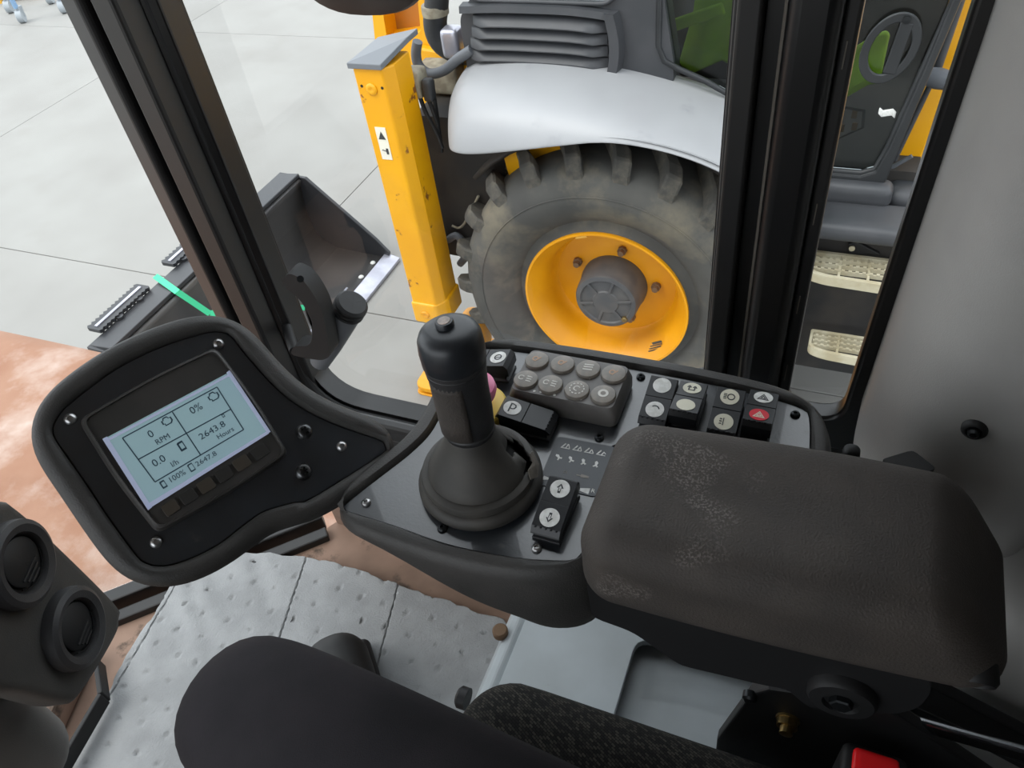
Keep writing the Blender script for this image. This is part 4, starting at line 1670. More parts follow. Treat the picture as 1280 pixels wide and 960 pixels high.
lathe(f, a, dr, [(0.0135, 0), (0.0165, Lh * 0.35), (0.0180, Lh * 0.8), (0.0182, Lh)], 28)
obj('grip_tube', f, mat('grip_grey', (98, 101, 105), rough=0.5), hd, smooth=40)
f = B()
lathe(f, a + dr * (Lh * 0.94), dr, [(0.019, 0), (0.0205, 0.001), (0.0205, 0.005), (0.0185, 0.006), (0.0205, 0.007), (0.0208, 0.011), (0.0188, 0.012), (0.0205, 0.013), (0.0205, 0.016), (0.017, 0.019), (0.0, 0.0195)], 28)
obj('end_cap', f, 'rubber', hd, smooth=30)

# ================================================================== PERSON: right leg of the seated photographer
per = thing('person', 'seated person in black trousers, only the bent right leg in view', 'person', (-0.1, 0.12, 2.13))
me = bpy.data.meshes.new('trouser_leg')
knee = at_z(312, 888, 2.195)
hip = Vector((0.16, 0.09, 2.19))
J = [hip, hip.lerp(knee, 0.30) + Vector((0, 0, 0.012)), hip.lerp(knee, 0.62) + Vector((0, 0, 0.012)), hip.lerp(knee, 0.88) + Vector((0, 0, 0.008)), knee + Vector((-0.012, 0.0, -0.004)),
     knee + Vector((-0.03, 0.015, -0.075)), knee + Vector((-0.035, 0.04, -0.19)), knee + Vector((-0.04, 0.06, -0.31)), knee + Vector((-0.04, 0.075, -0.40))]
RR = [0.092, 0.088, 0.082, 0.077, 0.074, 0.068, 0.062, 0.055, 0.052]
me.from_pydata([tuple(p) for p in J], [(i, i + 1) for i in range(len(J) - 1)], [])
lo_ = mobj('trouser_leg', me, 'trouser', per)
sk = lo_.modifiers.new('skin', 'SKIN')
for i, v in enumerate(me.skin_vertices[0].data if me.skin_vertices else []):
    v.radius = (RR[i], RR[i])
if not me.skin_vertices:
    bpy.context.view_layer.objects.active = lo_
    lo_.select_set(True)
    bpy.ops.mesh.customdata_skin_add()
    for i, v in enumerate(me.skin_vertices[0].data):
        v.radius = (RR[i], RR[i])
me.skin_vertices[0].data[0].use_root = True
sk.use_smooth_shade = True
ss = lo_.modifiers.new('sub', 'SUBSURF')
ss.levels = ss.render_levels = 3
ank = J[-1]
f = B()
toe = Vector((-0.60, ank.y + 0.17, 1.76))
dirb = Vector((toe.x - ank.x, toe.y - ank.y, 0)).normalized()
M3 = R3(dirb, Vector((-dirb.y, dirb.x, 0)), UP)
rbox(f, Vector((ank.x, ank.y, 1.776)) + dirb * 0.075, (0.145, 0.05, 0.05), 0.045, 12, M3=M3, fn=lambda p: Vector((p.x, p.y * (1.0 if p.x > -0.02 else 0.85), p.z * (0.8 if p.x > 0.05 else 1.0))))
rbox(f, Vector((ank.x, ank.y, 1.83)), (0.05, 0.045, 0.075), 0.04, 8)
bo_ = obj('work_boot', f, 'boot_leather', per, smooth=60)
f = B()
rbox(f, Vector((ank.x, ank.y, 1.7305)) + dirb * 0.075, (0.15, 0.052, 0.013), 0.012, 8, M3=M3)
obj('boot_sole', f, 'rubber', bo_, smooth=50)

# ================================================================== BACKHOE LOADER OUTSIDE
jc = thing('backhoe_loader', 'yellow backhoe loader with silver mudguard and dark cab parked outside', 'backhoe loader', (-0.6, 3.2, 0))
WC = Vector((-0.825, 2.513, 0.722))
AX = Vector((0, -1, 0))  # outwards, to our cab
# tyre carcass
f = B()
tp = [(0.355, 0.0), (0.372, -0.022), (0.40, -0.030), (0.46, -0.022 + 0.05), (0.53, 0.055), (0.585, 0.05), (0.625, 0.03), (0.652, -0.01), (0.662, -0.06), (0.668, -0.22), (0.662, -0.38), (0.60, -0.46), (0.50, -0.48), (0.36, -0.44)]
lathe(f, WC, AX, tp, 72, cap0=False, cap1=False)
ty = obj('tyre', f, 'tyre', jc, smooth=50)
# thin moulded line around the sidewall
f = B()
x_, y_, _ = axes(AX)
ringp = circ(WC + AX * 0.054, 0.555, x_, y_, 72)
tube(f, ringp + [ringp[0]], 0.003, 5)
obj('sidewall_bead', f, 'tyre', ty)
# tread lugs, slanting bars from the shoulder to the crown
NL = 22
lug = B()
ls = [(0.628, 0.034, 0.0), (0.66, 0.005, 0.01), (0.675, -0.05, 0.04), (0.68, -0.15, 0.13), (0.68, -0.23, 0.19)]
prof_l = []
for (r_, h_, a_) in ls:
    wdt = 0.040 if h_ > -0.1 else 0.034
    quad = []
    for da, dr_ in ((-1, -0.03), (-0.8, 0.047), (0.8, 0.047), (1, -0.03)):
        ang = a_ + da * wdt / 0.68
        rr_ = r_ + (dr_ if h_ < 0.02 else (dr_ * 0.55))
        quad.append(Vector((math.cos(ang) * rr_, -h_, math.sin(ang) * rr_)))
    prof_l.append(quad)
loft(lug, prof_l)
l0 = obj('tread_lug', lug, 'lug', None, bevel=0.008, seg=1)
for sidx in range(2):
    for i in range(NL):
        a = 2 * PI * (i + 0.5 * sidx) / NL
        mw = Matrix.Translation(WC) @ Matrix.Rotation(a, 4, 'Y')
        if sidx:
            mw = Matrix.Translation(WC + Vector((0, 0.44, 0))) @ Matrix.Rotation(a, 4, 'Y') @ Matrix.Scale(-1, 4, (0, 1, 0))
        if i == 0 and sidx == 0:
            l0.matrix_basis = mw
            link(l0, ty)
        else:
            clone(l0, ty, mw)
# rim: flange, deep dished well, disc
f = B()
lathe(f, WC, AX, [(0.352, -0.05), (0.360, -0.012), (0.366, 0.004), (0.364, 0.012), (0.355, 0.012), (0.348, 0.0), (0.335, -0.02), (0.318, -0.05), (0.300, -0.085), (0.292, -0.12), (0.285, -0.15), (0.27, -0.165), (0.20, -0.155), (0.15, -0.15), (0.05, -0.15), (0.0, -0.15)], 72, cap0=False)
rm = obj('wheel_rim', f, 'rim', jc, smooth=45)
f = B()
obox(f, WC + Vector((-0.10, 0.035, 0.315)), Vector((1, 0, 0.3)).normalized(), Vector((0, 1, 0)), Vector((-0.3, 0, 1)).normalized(), 0.025, 0.012, 0.006)
obj('rim_tab', f, mat('pale_tab', (248, 196, 90), rough=0.5), rm)
f = B()
for k in range(4):
    c = WC + AX * (-0.031) + Vector((0.225 - 0.004 * k, 0, -0.20 - 0.016 * k))
    obox(f, c, Vector((1, 0, 0.55)).normalized(), Vector((-0.55, 0, 1)).normalized(), AX, 0.03 - 0.006 * (k == 0), 0.0028 if k else 0.006, 0.0006)
obj('rim_lettering', f, 'ink', rm)
hb = thing('wheel_hub', None, None, WC)
link(hb, jc)
f = B()
lathe(f, WC, AX, [(0.150, -0.16), (0.150, -0.13), (0.145, -0.12), (0.140, -0.025), (0.134, -0.012), (0.115, -0.008), (0.11, -0.016), (0.06, -0.014), (0.055, -0.008), (0.0, -0.007)], 48)
hbo = obj('hub_casting', f, 'hub', hb, smooth=35)
hb_ = hbo
for k in range(6):
    a = k * PI / 3 + 0.2
    f = B()
    d = Vector((math.cos(a), 0, math.sin(a)))
    bar(f, WC - AX * 0.010 + d * 0.055, WC - AX * 0.010 + d * 0.118, 0.012, 0.008, (0, 1, 0))
    obj('hub_rib', f, 'hub', hb, bevel=0.002)
f = B()
lathe(f, WC - AX * 0.014 + Vector((0.085, 0, -0.075)), AX, [(0.014, 0), (0.014, 0.012), (0.008, 0.014), (0.0, 0.014)], 6)
obj('drain_plug', f, 'bolt_brass', hb)
for k in range(5):
    a = k * PI * 0.4 + math.radians(6)
    f = B()
    c = WC + AX * (-0.15) + Vector((math.cos(a), 0, math.sin(a))) * 0.19
    lathe(f, c, AX, [(0.021, 0), (0.021, 0.016), (0.015, 0.016), (0.014, 0.034), (0.0, 0.036)], 8)
    obj('wheel_bolt', f, 'mud', rm, smooth=30)

# mudguard
MX = [-1.47, -1.44, -1.40, -1.33, -1.2, -1.05, -0.9, -0.78, -0.65, -0.5, -0.36, -0.25, -0.16, -0.10, -0.07]


def lerp_tab(tab, x):
    for i in range(len(tab) - 1):
        if x <= tab[i + 1][0]:
            t = (x - tab[i][0]) / (tab[i + 1][0] - tab[i][0])
            return tab[i][1] + (tab[i + 1][1] - tab[i][1]) * max(t, 0)
    return tab[-1][1]


ztop = [(-1.47, 1.60), (-1.40, 1.635), (-1.2, 1.658), (-1.0, 1.655), (-0.8, 1.632), (-0.6, 1.592), (-0.4, 1.535), (-0.2, 1.45), (-0.07, 1.36)]
zlip = [(-1.47, 1.40), (-1.42, 1.42), (-1.3, 1.437), (-1.0, 1.497), (-0.78, 1.540), (-0.6, 1.535), (-0.5, 1.513), (-0.35, 1.463), (-0.2, 1.37), (-0.1, 1.26), (-0.07, 1.22)]
ylip = [(-1.47, 2.56), (-1.44, 2.49), (-1.40, 2.44), (-1.33, 2.41), (-1.2, 2.40), (-0.07, 2.40)]
loops = []
for x in MX:
    zt, zl, yl = lerp_tab(ztop, x), lerp_tab(zlip, x), lerp_tab(ylip, x)
    pts = []
    hgt = zt - zl
    for yy, k in ((2.84, 1.02), (2.74, 1.0), (2.62, 0.93), (2.52, 0.80), (2.46, 0.62), (2.42, 0.34), (2.403, 0.08), (2.40, 0.0), (2.415, -0.01)):
        y2 = yl + (yy - 2.40) * (2.84 - yl) / 0.44
        pts.append(Vector((x, y2, zl + hgt * k)))
    loops.append(pts)
f = B()
loft(f, loops, closed=False)
mg = obj('mudguard', f, 'silver', jc, smooth=60)
mg['label'] = 'silver grey mudguard over the wheel'
md = mg.modifiers.new('sub', 'SUBSURF')
md.levels = md.render_levels = 2
md = mg.modifiers.new('solid', 'SOLIDIFY')
md.thickness = 0.018
# inner wheel arch and chassis
f = B()
L2 = []
for i in range(17):
    a = PI * (0.02 + 0.75 * i / 16)
    c = Vector((WC.x + math.cos(a) * 0.80, 0, WC.z + math.sin(a) * 0.74))
    L2.append([Vector((c.x, 2.62, c.z)), Vector((c.x, 3.05, c.z))])
loft(f, L2, closed=False)
o_ = obj('wheel_arch', f, 'deepblack', jc, smooth=60)
o_.modifiers.new('solid', 'SOLIDIFY').thickness = 0.02
f = B()
box(f, -1.55, 2.0, 3.0, 4.2, 0.45, 1.25)
obj('chassis', f, 'deepblack', jc, bevel=0.02)
f = B()
plate(f, [(-1.31, 2.66, 1.44), (-0.98, 2.66, 1.52), (-0.98, 2.66, 1.30), (-1.27, 2.66, 1.18)], (0, 1, 0), 0.04)
obj('inner_guard', f, 'yellow', jc, bevel=0.004)
f = B()
cyl(f, WC + Vector((0, 0.15, 0)), WC + Vector((0, 1.9, 0)), 0.12, 24)
obj('rear_axle', f, 'deepblack', jc, smooth=40)
f = B()
plate(f, roundpoly([(-1.80, 2.72, 0.72), (-1.60, 2.72, 0.70), (-1.36, 2.72, 0.95), (-1.28, 2.72, 1.42), (-1.74, 2.72, 1.42)], 0.05, 4), (0, 1, 0), 0.3)
obj('rear_frame', f, 'deepblack', jc, bevel=0.01)
f = B()
tube(f, spline([at_y(*q, 2.70) for q in ((598, 245), (590, 262), (580, 280), (573, 285), (565, 282))], 20, False), 0.006, 8)
obj('brake_line', f, 'valve', jc)
f = B()
tube(f, spline([at_y(*q, 2.69) for q in ((575, 330), (584, 315), (572, 295), (560, 300))], 20, False), 0.018, 8)
obj('rear_hose', f, 'hose', jc, smooth=40)

# cab body panel with louvres
YC = 2.79
f = B()
plate(f, roundpoly([(-1.46, YC, 1.56), (-0.62, YC, 1.50), (-0.62, YC, 1.66), (-0.665, YC, 1.90), (-0.67, YC, 2.45), (-0.82, YC, 2.45), (-0.835, YC, 1.86), (-1.40, YC, 1.875), (-1.46, YC, 1.80)], [0.02, 0, 0, 0, 0, 0, 0.05, 0.02, 0.03], 4), (0, 1, 0), 0.10)
obj('cab_side_panel', f, 'dgrey', jc, bevel=0.015, seg=3, smooth=40)
vp = thing('vent_panel', None, None, (-1.1, YC, 1.7))
link(vp, jc)
zb = lambda x: -0.10 * max(0, x + 1.0) ** 1.4 + 0.02 * max(0, -1.15 - x)
for k in range(4):
    f = B()
    loops = []
    z0 = 1.655 + 0.043 * k
    n = 13
    x0, x1 = -1.435 + 0.012 * k, -0.865
    for i in range(n):
        x = x0 + (x1 - x0) * i / (n - 1)
        e = min(i, n - 1 - i)
        pr = 0.045 if e > 0 else 0.012
        b_ = z0 + zb(x) * 0.9 - 0.012 * ((x + 1.15) / 0.3) ** 2
        loops.append([Vector((x, YC + 0.01, b_ + 0.040)), Vector((x, YC - pr * 0.45, b_ + 0.032)), Vector((x, YC - pr, b_ + 0.004)), Vector((x, YC - pr, b_)), Vector((x, YC + 0.01, b_ + 0.004))])
    loft(f, loops)
    obj('louvre', f, 'dgrey', vp, smooth=40)
f = B()
loops = []
for i in range(13):
    x = -1.44 + 0.60 * i / 12
    b_ = 1.83 + zb(x) * 0.9 - 0.012 * ((x + 1.15) / 0.3) ** 2
    loops.append([Vector((x, YC + 0.01, b_ + 0.032)), Vector((x, YC - 0.03, b_ + 0.028)), Vector((x, YC - 0.035, b_ + 0.004)), Vector((x, YC + 0.01, b_))])
loft(f, loops)
obj('vent_top_rail', f, 'dgrey', vp, smooth=40)
f = B()
loops = []
for i in range(9):
    t = i / 8
    z = 1.60 + 0.24 * t
    x = -0.85 + 0.02 * math.sin(PI * t)
    loops.append([Vector((x - 0.025, YC + 0.01, z)), Vector((x - 0.018, YC - 0.045, z)), Vector((x + 0.018, YC - 0.045, z)), Vector((x + 0.03, YC + 0.01, z))])
loft(f, loops)
obj('vent_side_rail', f, 'dgrey', vp, smooth=40)

# cab windows
f = B()
wq = roundpoly([(-1.395, YC + 0.03, 1.868), (-0.835, YC + 0.03, 1.862), (-0.80, YC + 0.03, 2.5), (-1.35, YC + 0.03, 2.5)], [0.04, 0.06, 0.05, 0.05], 6)
plate(f, wq, (0, 1, 0), 0.006)
rw = obj('rear_side_window', f, 'glass_dark', jc)
f = B()
tube(f, [p + Vector((0, -0.035, 0)) for p in wq] + [wq[0] + Vector((0, -0.035, 0))], 0.009, 8)
obj('window_seal', f, 'dgrey', rw, smooth=50)
DW = [(-0.676, 2.5), (-0.678, 1.72), (-0.655, 1.668), (-0.60, 1.640), (-0.50, 1.60), (-0.41, 1.553), (-0.28, 1.47), (-0.16, 1.37), (-0.10, 1.312), (-0.06, 1.290), (0.08, 1.290), (0.125, 1.310), (0.150, 1.40), (0.20, 1.70), (0.25, 2.0), (0.30, 2.5)]
f = B()
dwl = [Vector((x, YC + 0.02, z)) for x, z in DW]
plate(f, dwl, (0, 1, 0), 0.006)
dw = obj('door_window', f, 'glass_dark', jc)
dw['label'] = 'tinted door glass'
f = B()
tube(f, [p + Vector((0, -0.02, 0)) for p in dwl], 0.011, 8)
obj('window_seal', f, 'dgrey2', dw, smooth=50)
# door outer frame (front edge) and sill
f = B()
plate(f, [(-0.12, YC + 0.03, 1.28), (-0.06, YC + 0.03, 1.205), (0.15, YC + 0.03, 1.205), (0.168, YC + 0.03, 1.27), (0.228, YC + 0.03, 1.72), (0.335, YC + 0.03, 2.5), (0.30, YC + 0.03, 2.5), (0.20, YC + 0.03, 1.70), (0.150, YC + 0.03, 1.40), (0.125, YC + 0.03, 1.31), (0.08, YC + 0.03, 1.288), (-0.06, YC + 0.03, 1.288)], (0, -1, 0), 0.05)
obj('door_frame', f, 'dgrey2', jc, bevel=0.008)
f = B()
rbox(f, (0.06, YC - 0.02, 1.225), (0.14, 0.045, 0.045), 0.03, 8)
obj('door_sill', f, 'dgrey', jc, smooth=50)
# round inner handle moulding with grab slot, and a white hand mark
hx, hz_ = 0.085, 1.73
HP = at_y(1112, 62, YC - 0.005)
f = B()
el = lambda a_, b_: [HP + Vector((a_ * math.cos(2 * PI * i / 36) + 0.16 * b_ * math.sin(2 * PI * i / 36), 0, b_ * math.sin(2 * PI * i / 36))) for i in range(36)]
plate(f, el(0.085, 0.115), (0, 1, 0), 0.012, holes=[el(0.058, 0.085)])
dh = obj('door_handle', f, 'dgrey2', jc, bevel=0.003, smooth=40)
f = B()
bar(f, HP + Vector((0.014, 0.004, -0.08)), HP + Vector((0.034, 0.004, 0.085)), 0.04, 0.012, (0, 1, 0))
obj('handle_bar', f, 'dgrey2', dh, bevel=0.004)
f = B()
lathe(f, HP + Vector((0.03, -0.002, 0.095)), AX, [(0.012, -0.006), (0.012, 0.004), (0, 0.006)], 18)
obj('lock_barrel', f, 'screw_dark', dh, smooth=40)
f = B()
mk = at_y(1109, 141, YC + 0.014)
rbox(f, mk, (0.028, 0.004, 0.012), 0.0035, 8, fn=lambda p: p + Vector((0, 0, 0.006 * math.sin(p.x * 160))))
obj('white_sticker', f, 'white', dw, smooth=50)
# gear pattern frame seen low in the door glass
f = B()
q = [at_y(x, y, YC + 0.06) for x, y in ((1038, 130), (1082, 137), (1080, 160), (1040, 178), (1036, 176))]
qc = sum(q, Vector()) / len(q)
plate(f, q, (0, 1, 0), 0.006, holes=[[qc + (p - qc) * 0.86 for p in q]])
lv = obj('door_pocket_frame', f, 'dgrey', jc)
for (x, y) in ((1052, 141), (1068, 143), (1052, 160), (1068, 158)):
    f = B()
    c = at_y(x, y, YC + 0.062)
    obox(f, c, Vector((1, 0, 0)), Vector((0, 1, 0)), UP, 0.009, 0.003, 0.014)
    obj('pocket_slot', f, 'mud', lv)
# cab interior: floor, dark back wall, added lime garment, beige card
f = B()
box(f, -1.40, 0.35, 3.9, 3.95, 1.25, 1.62)
obj('cab_far_wall', f, 'cabin_dark', jc)
f = B()
box(f, -1.40, 0.28, 2.88, 3.9, 1.20, 1.26)
obj('cab_floor', f, 'cabin_dark', jc)
f = B()
plate(f, [(-1.45, 2.88, 1.3), (-1.45, 3.9, 1.3), (-1.42, 3.9, 1.75), (-1.42, 2.88, 1.75)], (1, 0, 0), 0.03)
obj('cab_rear_wall', f, 'cabin_dark', jc)
f = B()
rbox(f, (-0.45, 3.35, 1.55), (0.27, 0.26, 0.10), 0.08, 8)
rbox(f, (-0.75, 3.35, 1.85), (0.08, 0.25, 0.35), 0.07, 8)
obj('driver_seat', f, 'cabin_dark', jc, smooth=50)
f = B()
box(f, -1.44, 0.40, 2.80, 3.95, 2.60, 2.72)
obj('cab_roof', f, 'dgrey', jc, bevel=0.03)

lj = thing('green_reflection', 'added lime green stand-in garment showing in the dark machine door glass', 'reflection', (-0.3, 3.0, 1.7))
f = B()  # lime shapes added behind the glass in place of a green reflection
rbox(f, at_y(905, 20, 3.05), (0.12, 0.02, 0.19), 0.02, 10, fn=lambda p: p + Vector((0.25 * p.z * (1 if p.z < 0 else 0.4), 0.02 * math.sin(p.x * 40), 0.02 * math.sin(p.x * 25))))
obj('reflection_panel', f, 'lime', lj, smooth=60)
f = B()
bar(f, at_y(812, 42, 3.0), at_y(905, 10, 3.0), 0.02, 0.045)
obj('reflection_strip', f, 'lime', lj, bevel=0.008)
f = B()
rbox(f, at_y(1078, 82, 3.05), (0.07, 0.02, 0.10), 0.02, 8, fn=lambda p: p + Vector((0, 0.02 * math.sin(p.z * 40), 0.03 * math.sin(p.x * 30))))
obj('reflection_panel', f, 'lime', lj, smooth=60)
f = B()
q = [at_y(x, y, 2.95) for x, y in ((700, 0), (724, -6), (716, 18), (690, 24))]
plate(f, q, (0, 1, 0), 0.004)
cdd = obj('paper_card', f, 'beige')
tag(cdd, 'small beige card lying behind the rear cab window glass', 'card')

# steps
for (z, xl, yf, yb, xr) in ((1.02, -0.035, 2.50, 2.66, 0.36), (0.665, 0.020, 2.49, 2.62, 0.36)):
    stp = thing('access_step', None, None, (0.15, 2.6, z))
    link(stp, jc)
    f = B()
    outl = roundpoly([(xl, yb, z - 0.035), (xl, yf + 0.02, z - 0.035), (xl + 0.06, yf, z - 0.035), (xr, yf - 0.015, z - 0.035), (xr, yb, z - 0.035)], [0.01, 0.03, 0.03, 0.01, 0.01], 4)
    cx_, cy_ = (xl + xr) / 2, (yf + yb) / 2
    inl = [Vector((cx_ + (p.x - cx_) * 0.94, cy_ + (p.y - cy_) * 0.80, p.z)) for p in outl]
    plate(f, outl, UP, 0.04, holes=[inl])
    obj('step_frame', f, 'cream', stp, bevel=0.004)
    for k in range(3):
        f = B()
        yy = yf + 0.012 + (yb - yf - 0.02) * (k + 1) / 4
        bar(f, (xl + 0.012, yy, z - 0.004), (xr, yy, z - 0.004), 0.009, 0.016, (0, 0, 1))
        for q in range(14):
            xx = xl + 0.02 + q * 0.024
            box(f, xx, xx + 0.012, yy - 0.0045, yy + 0.0045, z + 0.003, z + 0.009)
        obj('step_slat', f, 'cream', stp)
    for k in range(3):
        f = B()
        xx = xl + 0.11 + 0.10 * k
        bar(f, (xx, yf + 0.005, z - 0.006), (xx, yb - 0.005, z - 0.006), 0.009, 0.014, (0, 0, 1))
        obj('step_rib', f, 'cream', stp)
f = B()
box(f, -0.055, 0.5, 2.68, 2.95, 0.40, 1.14)
obj('step_box', f, 'deepblack', jc, bevel=0.01)
f = B()
plate(f, [(-0.075, 2.52, 1.10), (-0.075, 2.9, 1.16), (-0.075, 2.9, 0.42), (-0.075, 2.56, 0.44)], (1, 0, 0), 0.02)
obj('step_side_plate', f, 'dgrey2', jc, bevel=0.004)
f = B()
rbox(f, (0.18, 2.66, 1.165), (0.24, 0.10, 0.035), 0.03, 8)
obj('step_top_ledge', f, 'dgrey', jc, smooth=50)
f = B()
plate(f, [at_y(x, y, 2.665) for x, y in ((1060, 305), (1072, 303), (1100, 318), (1062, 318))], (0, 1, 0), 0.02)
obj('step_bracket', f, 'rubber', jc, bevel=0.003)
f = B()
lathe(f, at_y(1065, 310, 2.662), AX, [(0.011, 0), (0.011, 0.006), (0, 0.008)], 14)
obj('bracket_rivet', f, 'cream', jc, smooth=40)
# front bodywork: yellow loader arm, ram, grey lamp housing behind the door
f = B()
plate(f, [at_y(x, y, 3.0) for x, y in ((1080, 232), (1140, 226), (1172, 150), (1240, -30), (1200, -30), (1170, 60), (1130, 160), (1118, 190))], (0, 1, 0), 0.10)
obj('loader_arm', f, 'yellow', jc, bevel=0.01)
f = B()
cyl(f, at_y(1118, 200, 2.95), at_y(1168, 95, 2.95), 0.010, 16)
cyl(f, at_y(1168, 95, 2.95), at_y(1200, 0, 2.95), 0.016, 16)
obj('loader_ram', f, 'dgrey', jc, smooth=40)
f = B()
lathe(f, at_y(1172, 98, 2.9), (1, -0.2, -0.1), [(0.03, -0.03), (0.035, 0.0), (0.03, 0.05), (0.0, 0.055)], 20)
obj('ram_knuckle', f, 'hose', jc, smooth=40)
f = B()
rbox(f, at_y(1128, 248, 2.85), (0.07, 0.07, 0.06), 0.05, 10)
obj('fuel_filler', f, 'dgrey', jc, smooth=50)
f = B()
tube(f, [at_y(1085, 228, 2.9), at_y(1110, 212, 2.9), at_y(1140, 195, 2.9)], 0.008, 8)
obj('hydraulic_hose', f, 'hose', jc)
f = B()
rbox(f, (1.5, 3.6, 1.1), (1.1, 0.5, 0.38), 0.12, 8)
obj('bonnet', f, 'yellow', jc, smooth=50)

# stabilizer leg
lx0, lx1, ly0, ly1 = -1.768, -1.612, 2.45, 2.625
leg = thing('stabilizer_leg', None, None, (-1.69, 2.53, 0.1))
link(leg, jc)
leg['label'] = 'yellow box stabilizer leg with rust marks'
f = B()
plate(f, [(lx0, ly0, 0.57), (lx1 - 0.03, ly0, 0.57), (lx1, ly0 + 0.05, 0.57), (lx1, ly1, 0.57), (lx0, ly1, 0.57)], UP, 1.165)
lg_ = obj('leg_tube', f, 'yellow_rust', leg, bevel=0.008, seg=3)
f = B()
plate(f, [(lx0 - 0.012, ly0 - 0.012, 1.735), (lx1 - 0.02, ly0 - 0.012, 1.735), (lx1 + 0.02, ly1 - 0.02, 1.775), (lx1 + 0.02, ly1 + 0.06, 1.775), (lx0 - 0.012, ly1 + 0.06, 1.735)], UP, 0.022)
obj('leg_cap', f, 'cap_grey', leg, bevel=0.003)
f = B()
plate(f, [(lx0 - 0.006, ly0 - 0.01, 0.49), (lx1 - 0.03, ly0 - 0.01, 0.49), (lx1 + 0.01, ly0 + 0.06, 0.49), (lx1 + 0.01, ly1 + 0.01, 0.49), (lx0 - 0.006, ly1 + 0.01, 0.49)], UP, 0.12)
obj('leg_collar', f, 'yellow', leg, bevel=0.012, seg=3)
for (x, z, r_) in ((-1.703, 1.655, 0.024), (-1.705, 0.545, 0.022)):
    f = B()
    lathe(f, (x, ly0 - (0.0 if z > 1 else 0.01), z), AX, [(r_, -0.004), (r_, 0.004), (r_ * 0.8, 0.008), (r_ * 0.4, 0.008), (0, 0.004)], 28)
    obj('leg_plug', f, 'yellow' if z > 1 else 'rim', leg, smooth=40)
for (x, z) in ((-1.745, 1.665), (-1.655, 1.662)):
    f = B()
    lathe(f, (x, ly0, z), AX, [(0.006, -0.002), (0.006, 0.001), (0, 0.001)], 12)
    obj('leg_dot', f, 'rubber', leg)  # flat black disc set on the leg face
f = B()
box(f, -1.733, -1.685, ly0 - 0.002, ly0 + 0.002, 1.36, 1.50)
stk = obj('warning_sticker', f, 'sticker', leg)
f = B()
cst = Vector((-1.709, ly0 - 0.0022, 1.465))
plate(f, [cst + Vector((-0.016, 0, -0.016)), cst + Vector((0.016, 0, -0.016)), cst + Vector((0, 0, 0.018))], AX, 0.001)
obj('warning_triangle', f, 'ink', stk)
f = B()
bar(f, cst + Vector((-0.012, 0, -0.062)), cst + Vector((0.006, 0, -0.066)), 0.006, 0.002)
box(f, -1.704, -1.694, ly0 - 0.0035, ly0 - 0.002, 1.385, 1.410)
obj('warning_pictogram', f, 'ink', stk)
f = B()
box(f, lx0 - 0.02, lx0 + 0.004, ly0 + 0.03, ly0 + 0.09, 1.56, 1.64)
obj('side_reflector', f, 'reflector', leg, bevel=0.004)
f = B()
box(f, lx0 - 0.075, lx0 + 0.01, 2.60, 2.70, 0.64, 0.96)
obj('leg_bracket', f, 'yellow', leg, bevel=0.01)
f = B()
box(f, -1.725, -1.645, 2.49, 2.59, 0.16, 0.55)
obj('inner_leg', f, 'deepblack', leg, bevel=0.008)
f = B()
ft = [Vector((-1.86, 2.40, 0.03)), Vector((-1.50, 2.40, 0.03)), Vector((-1.50, 2.86, 0.03)), Vector((-1.86, 2.86, 0.03))]
plate(f, roundpoly(ft, 0.06, 5), UP, 0.03)
plate(f, [p + Vector((0, 0, -0.03)) for p in roundpoly(ft, 0.04, 4)], UP, 0.012)
fp_ = obj('foot_pad', f, 'rim', leg, bevel=0.004)
f = B()
for yy in (2.45, 2.64):
    plate(f, roundpoly([(-1.78, yy, 0.06), (-1.59, yy, 0.06), (-1.63, yy, 0.24), (-1.74, yy, 0.24)], 0.03, 4), (0, 1, 0), 0.02)
obj('foot_lugs', f, 'rim', fp_)
f = B()
rbox(f, (-1.62, 2.74, 0.22), (0.07, 0.07, 0.12), 0.05, 8)
obj('foot_pivot', f, 'rim', fp_, smooth=50)
# valve, hoses and cables at the leg head
f = B()
rbox(f, at_y(518, 102, 2.66), (0.045, 0.04, 0.055), 0.012, 6)
obj('valve_block', f, 'valve', leg, smooth=40)
for k, pts in enumerate((((524, 118), (532, 140), (545, 165), (553, 185)), ((528, 112), (538, 130), (548, 160), (552, 190)), ((540, 100), (544, 130), (547, 150), (550, 180)))):
    f = B()
    tube(f, spline([at_y(x, y, 2.64 + 0.02 * k) for x, y in pts], 16, False), 0.009, 8)
    obj('hydraulic_hose', f, 'rubber', leg, smooth=40)
f = B()
rbox(f, at_y(536, 112, 2.63), (0.022, 0.022, 0.045), 0.012, 6)
obj('hose_coupling', f, 'dgrey2', leg, smooth=40)
f = B()
tube(f, spline([at_y(x, y, 2.78) for x, y in ((522, 52), (520, 68), (524, 83), (537, 92), (555, 88), (572, 74), (590, 62))], 30, False), 0.021, 12)
ho = obj('hose_loop', f, 'hose', jc, smooth=50)
f = B()
tube(f, spline([at_y(x, y, 2.95) for x, y in ((548, -60), (546, 0), (544, 30), (550, 50), (566, 62), (585, 66))], 30, False), 0.05, 16)
obj('intake_hose', f, 'dgrey2', jc, smooth=50)
f = B()
for q in ((545, 22), (566, 55)):
    pass
lathe(f, at_y(545, 18, 2.95), (0, 0, 1), [(0.055, 0), (0.057, 0.01), (0.057, 0.03), (0.055, 0.04)], 20)
obj('hose_clamp', f, 'valve', jc, smooth=40)
f = B()
rbox(f, at_y(566, 52, 2.9), (0.04, 0.04, 0.06), 0.02, 6)
obj('silver_fitting', f, 'steel', jc, smooth=40)
f = B()
rbox(f, at_y(552, 95, 2.95), (0.10, 0.06, 0.06), 0.02, 6)
obj('manifold', f, 'valve', jc, smooth=40)
f = B()
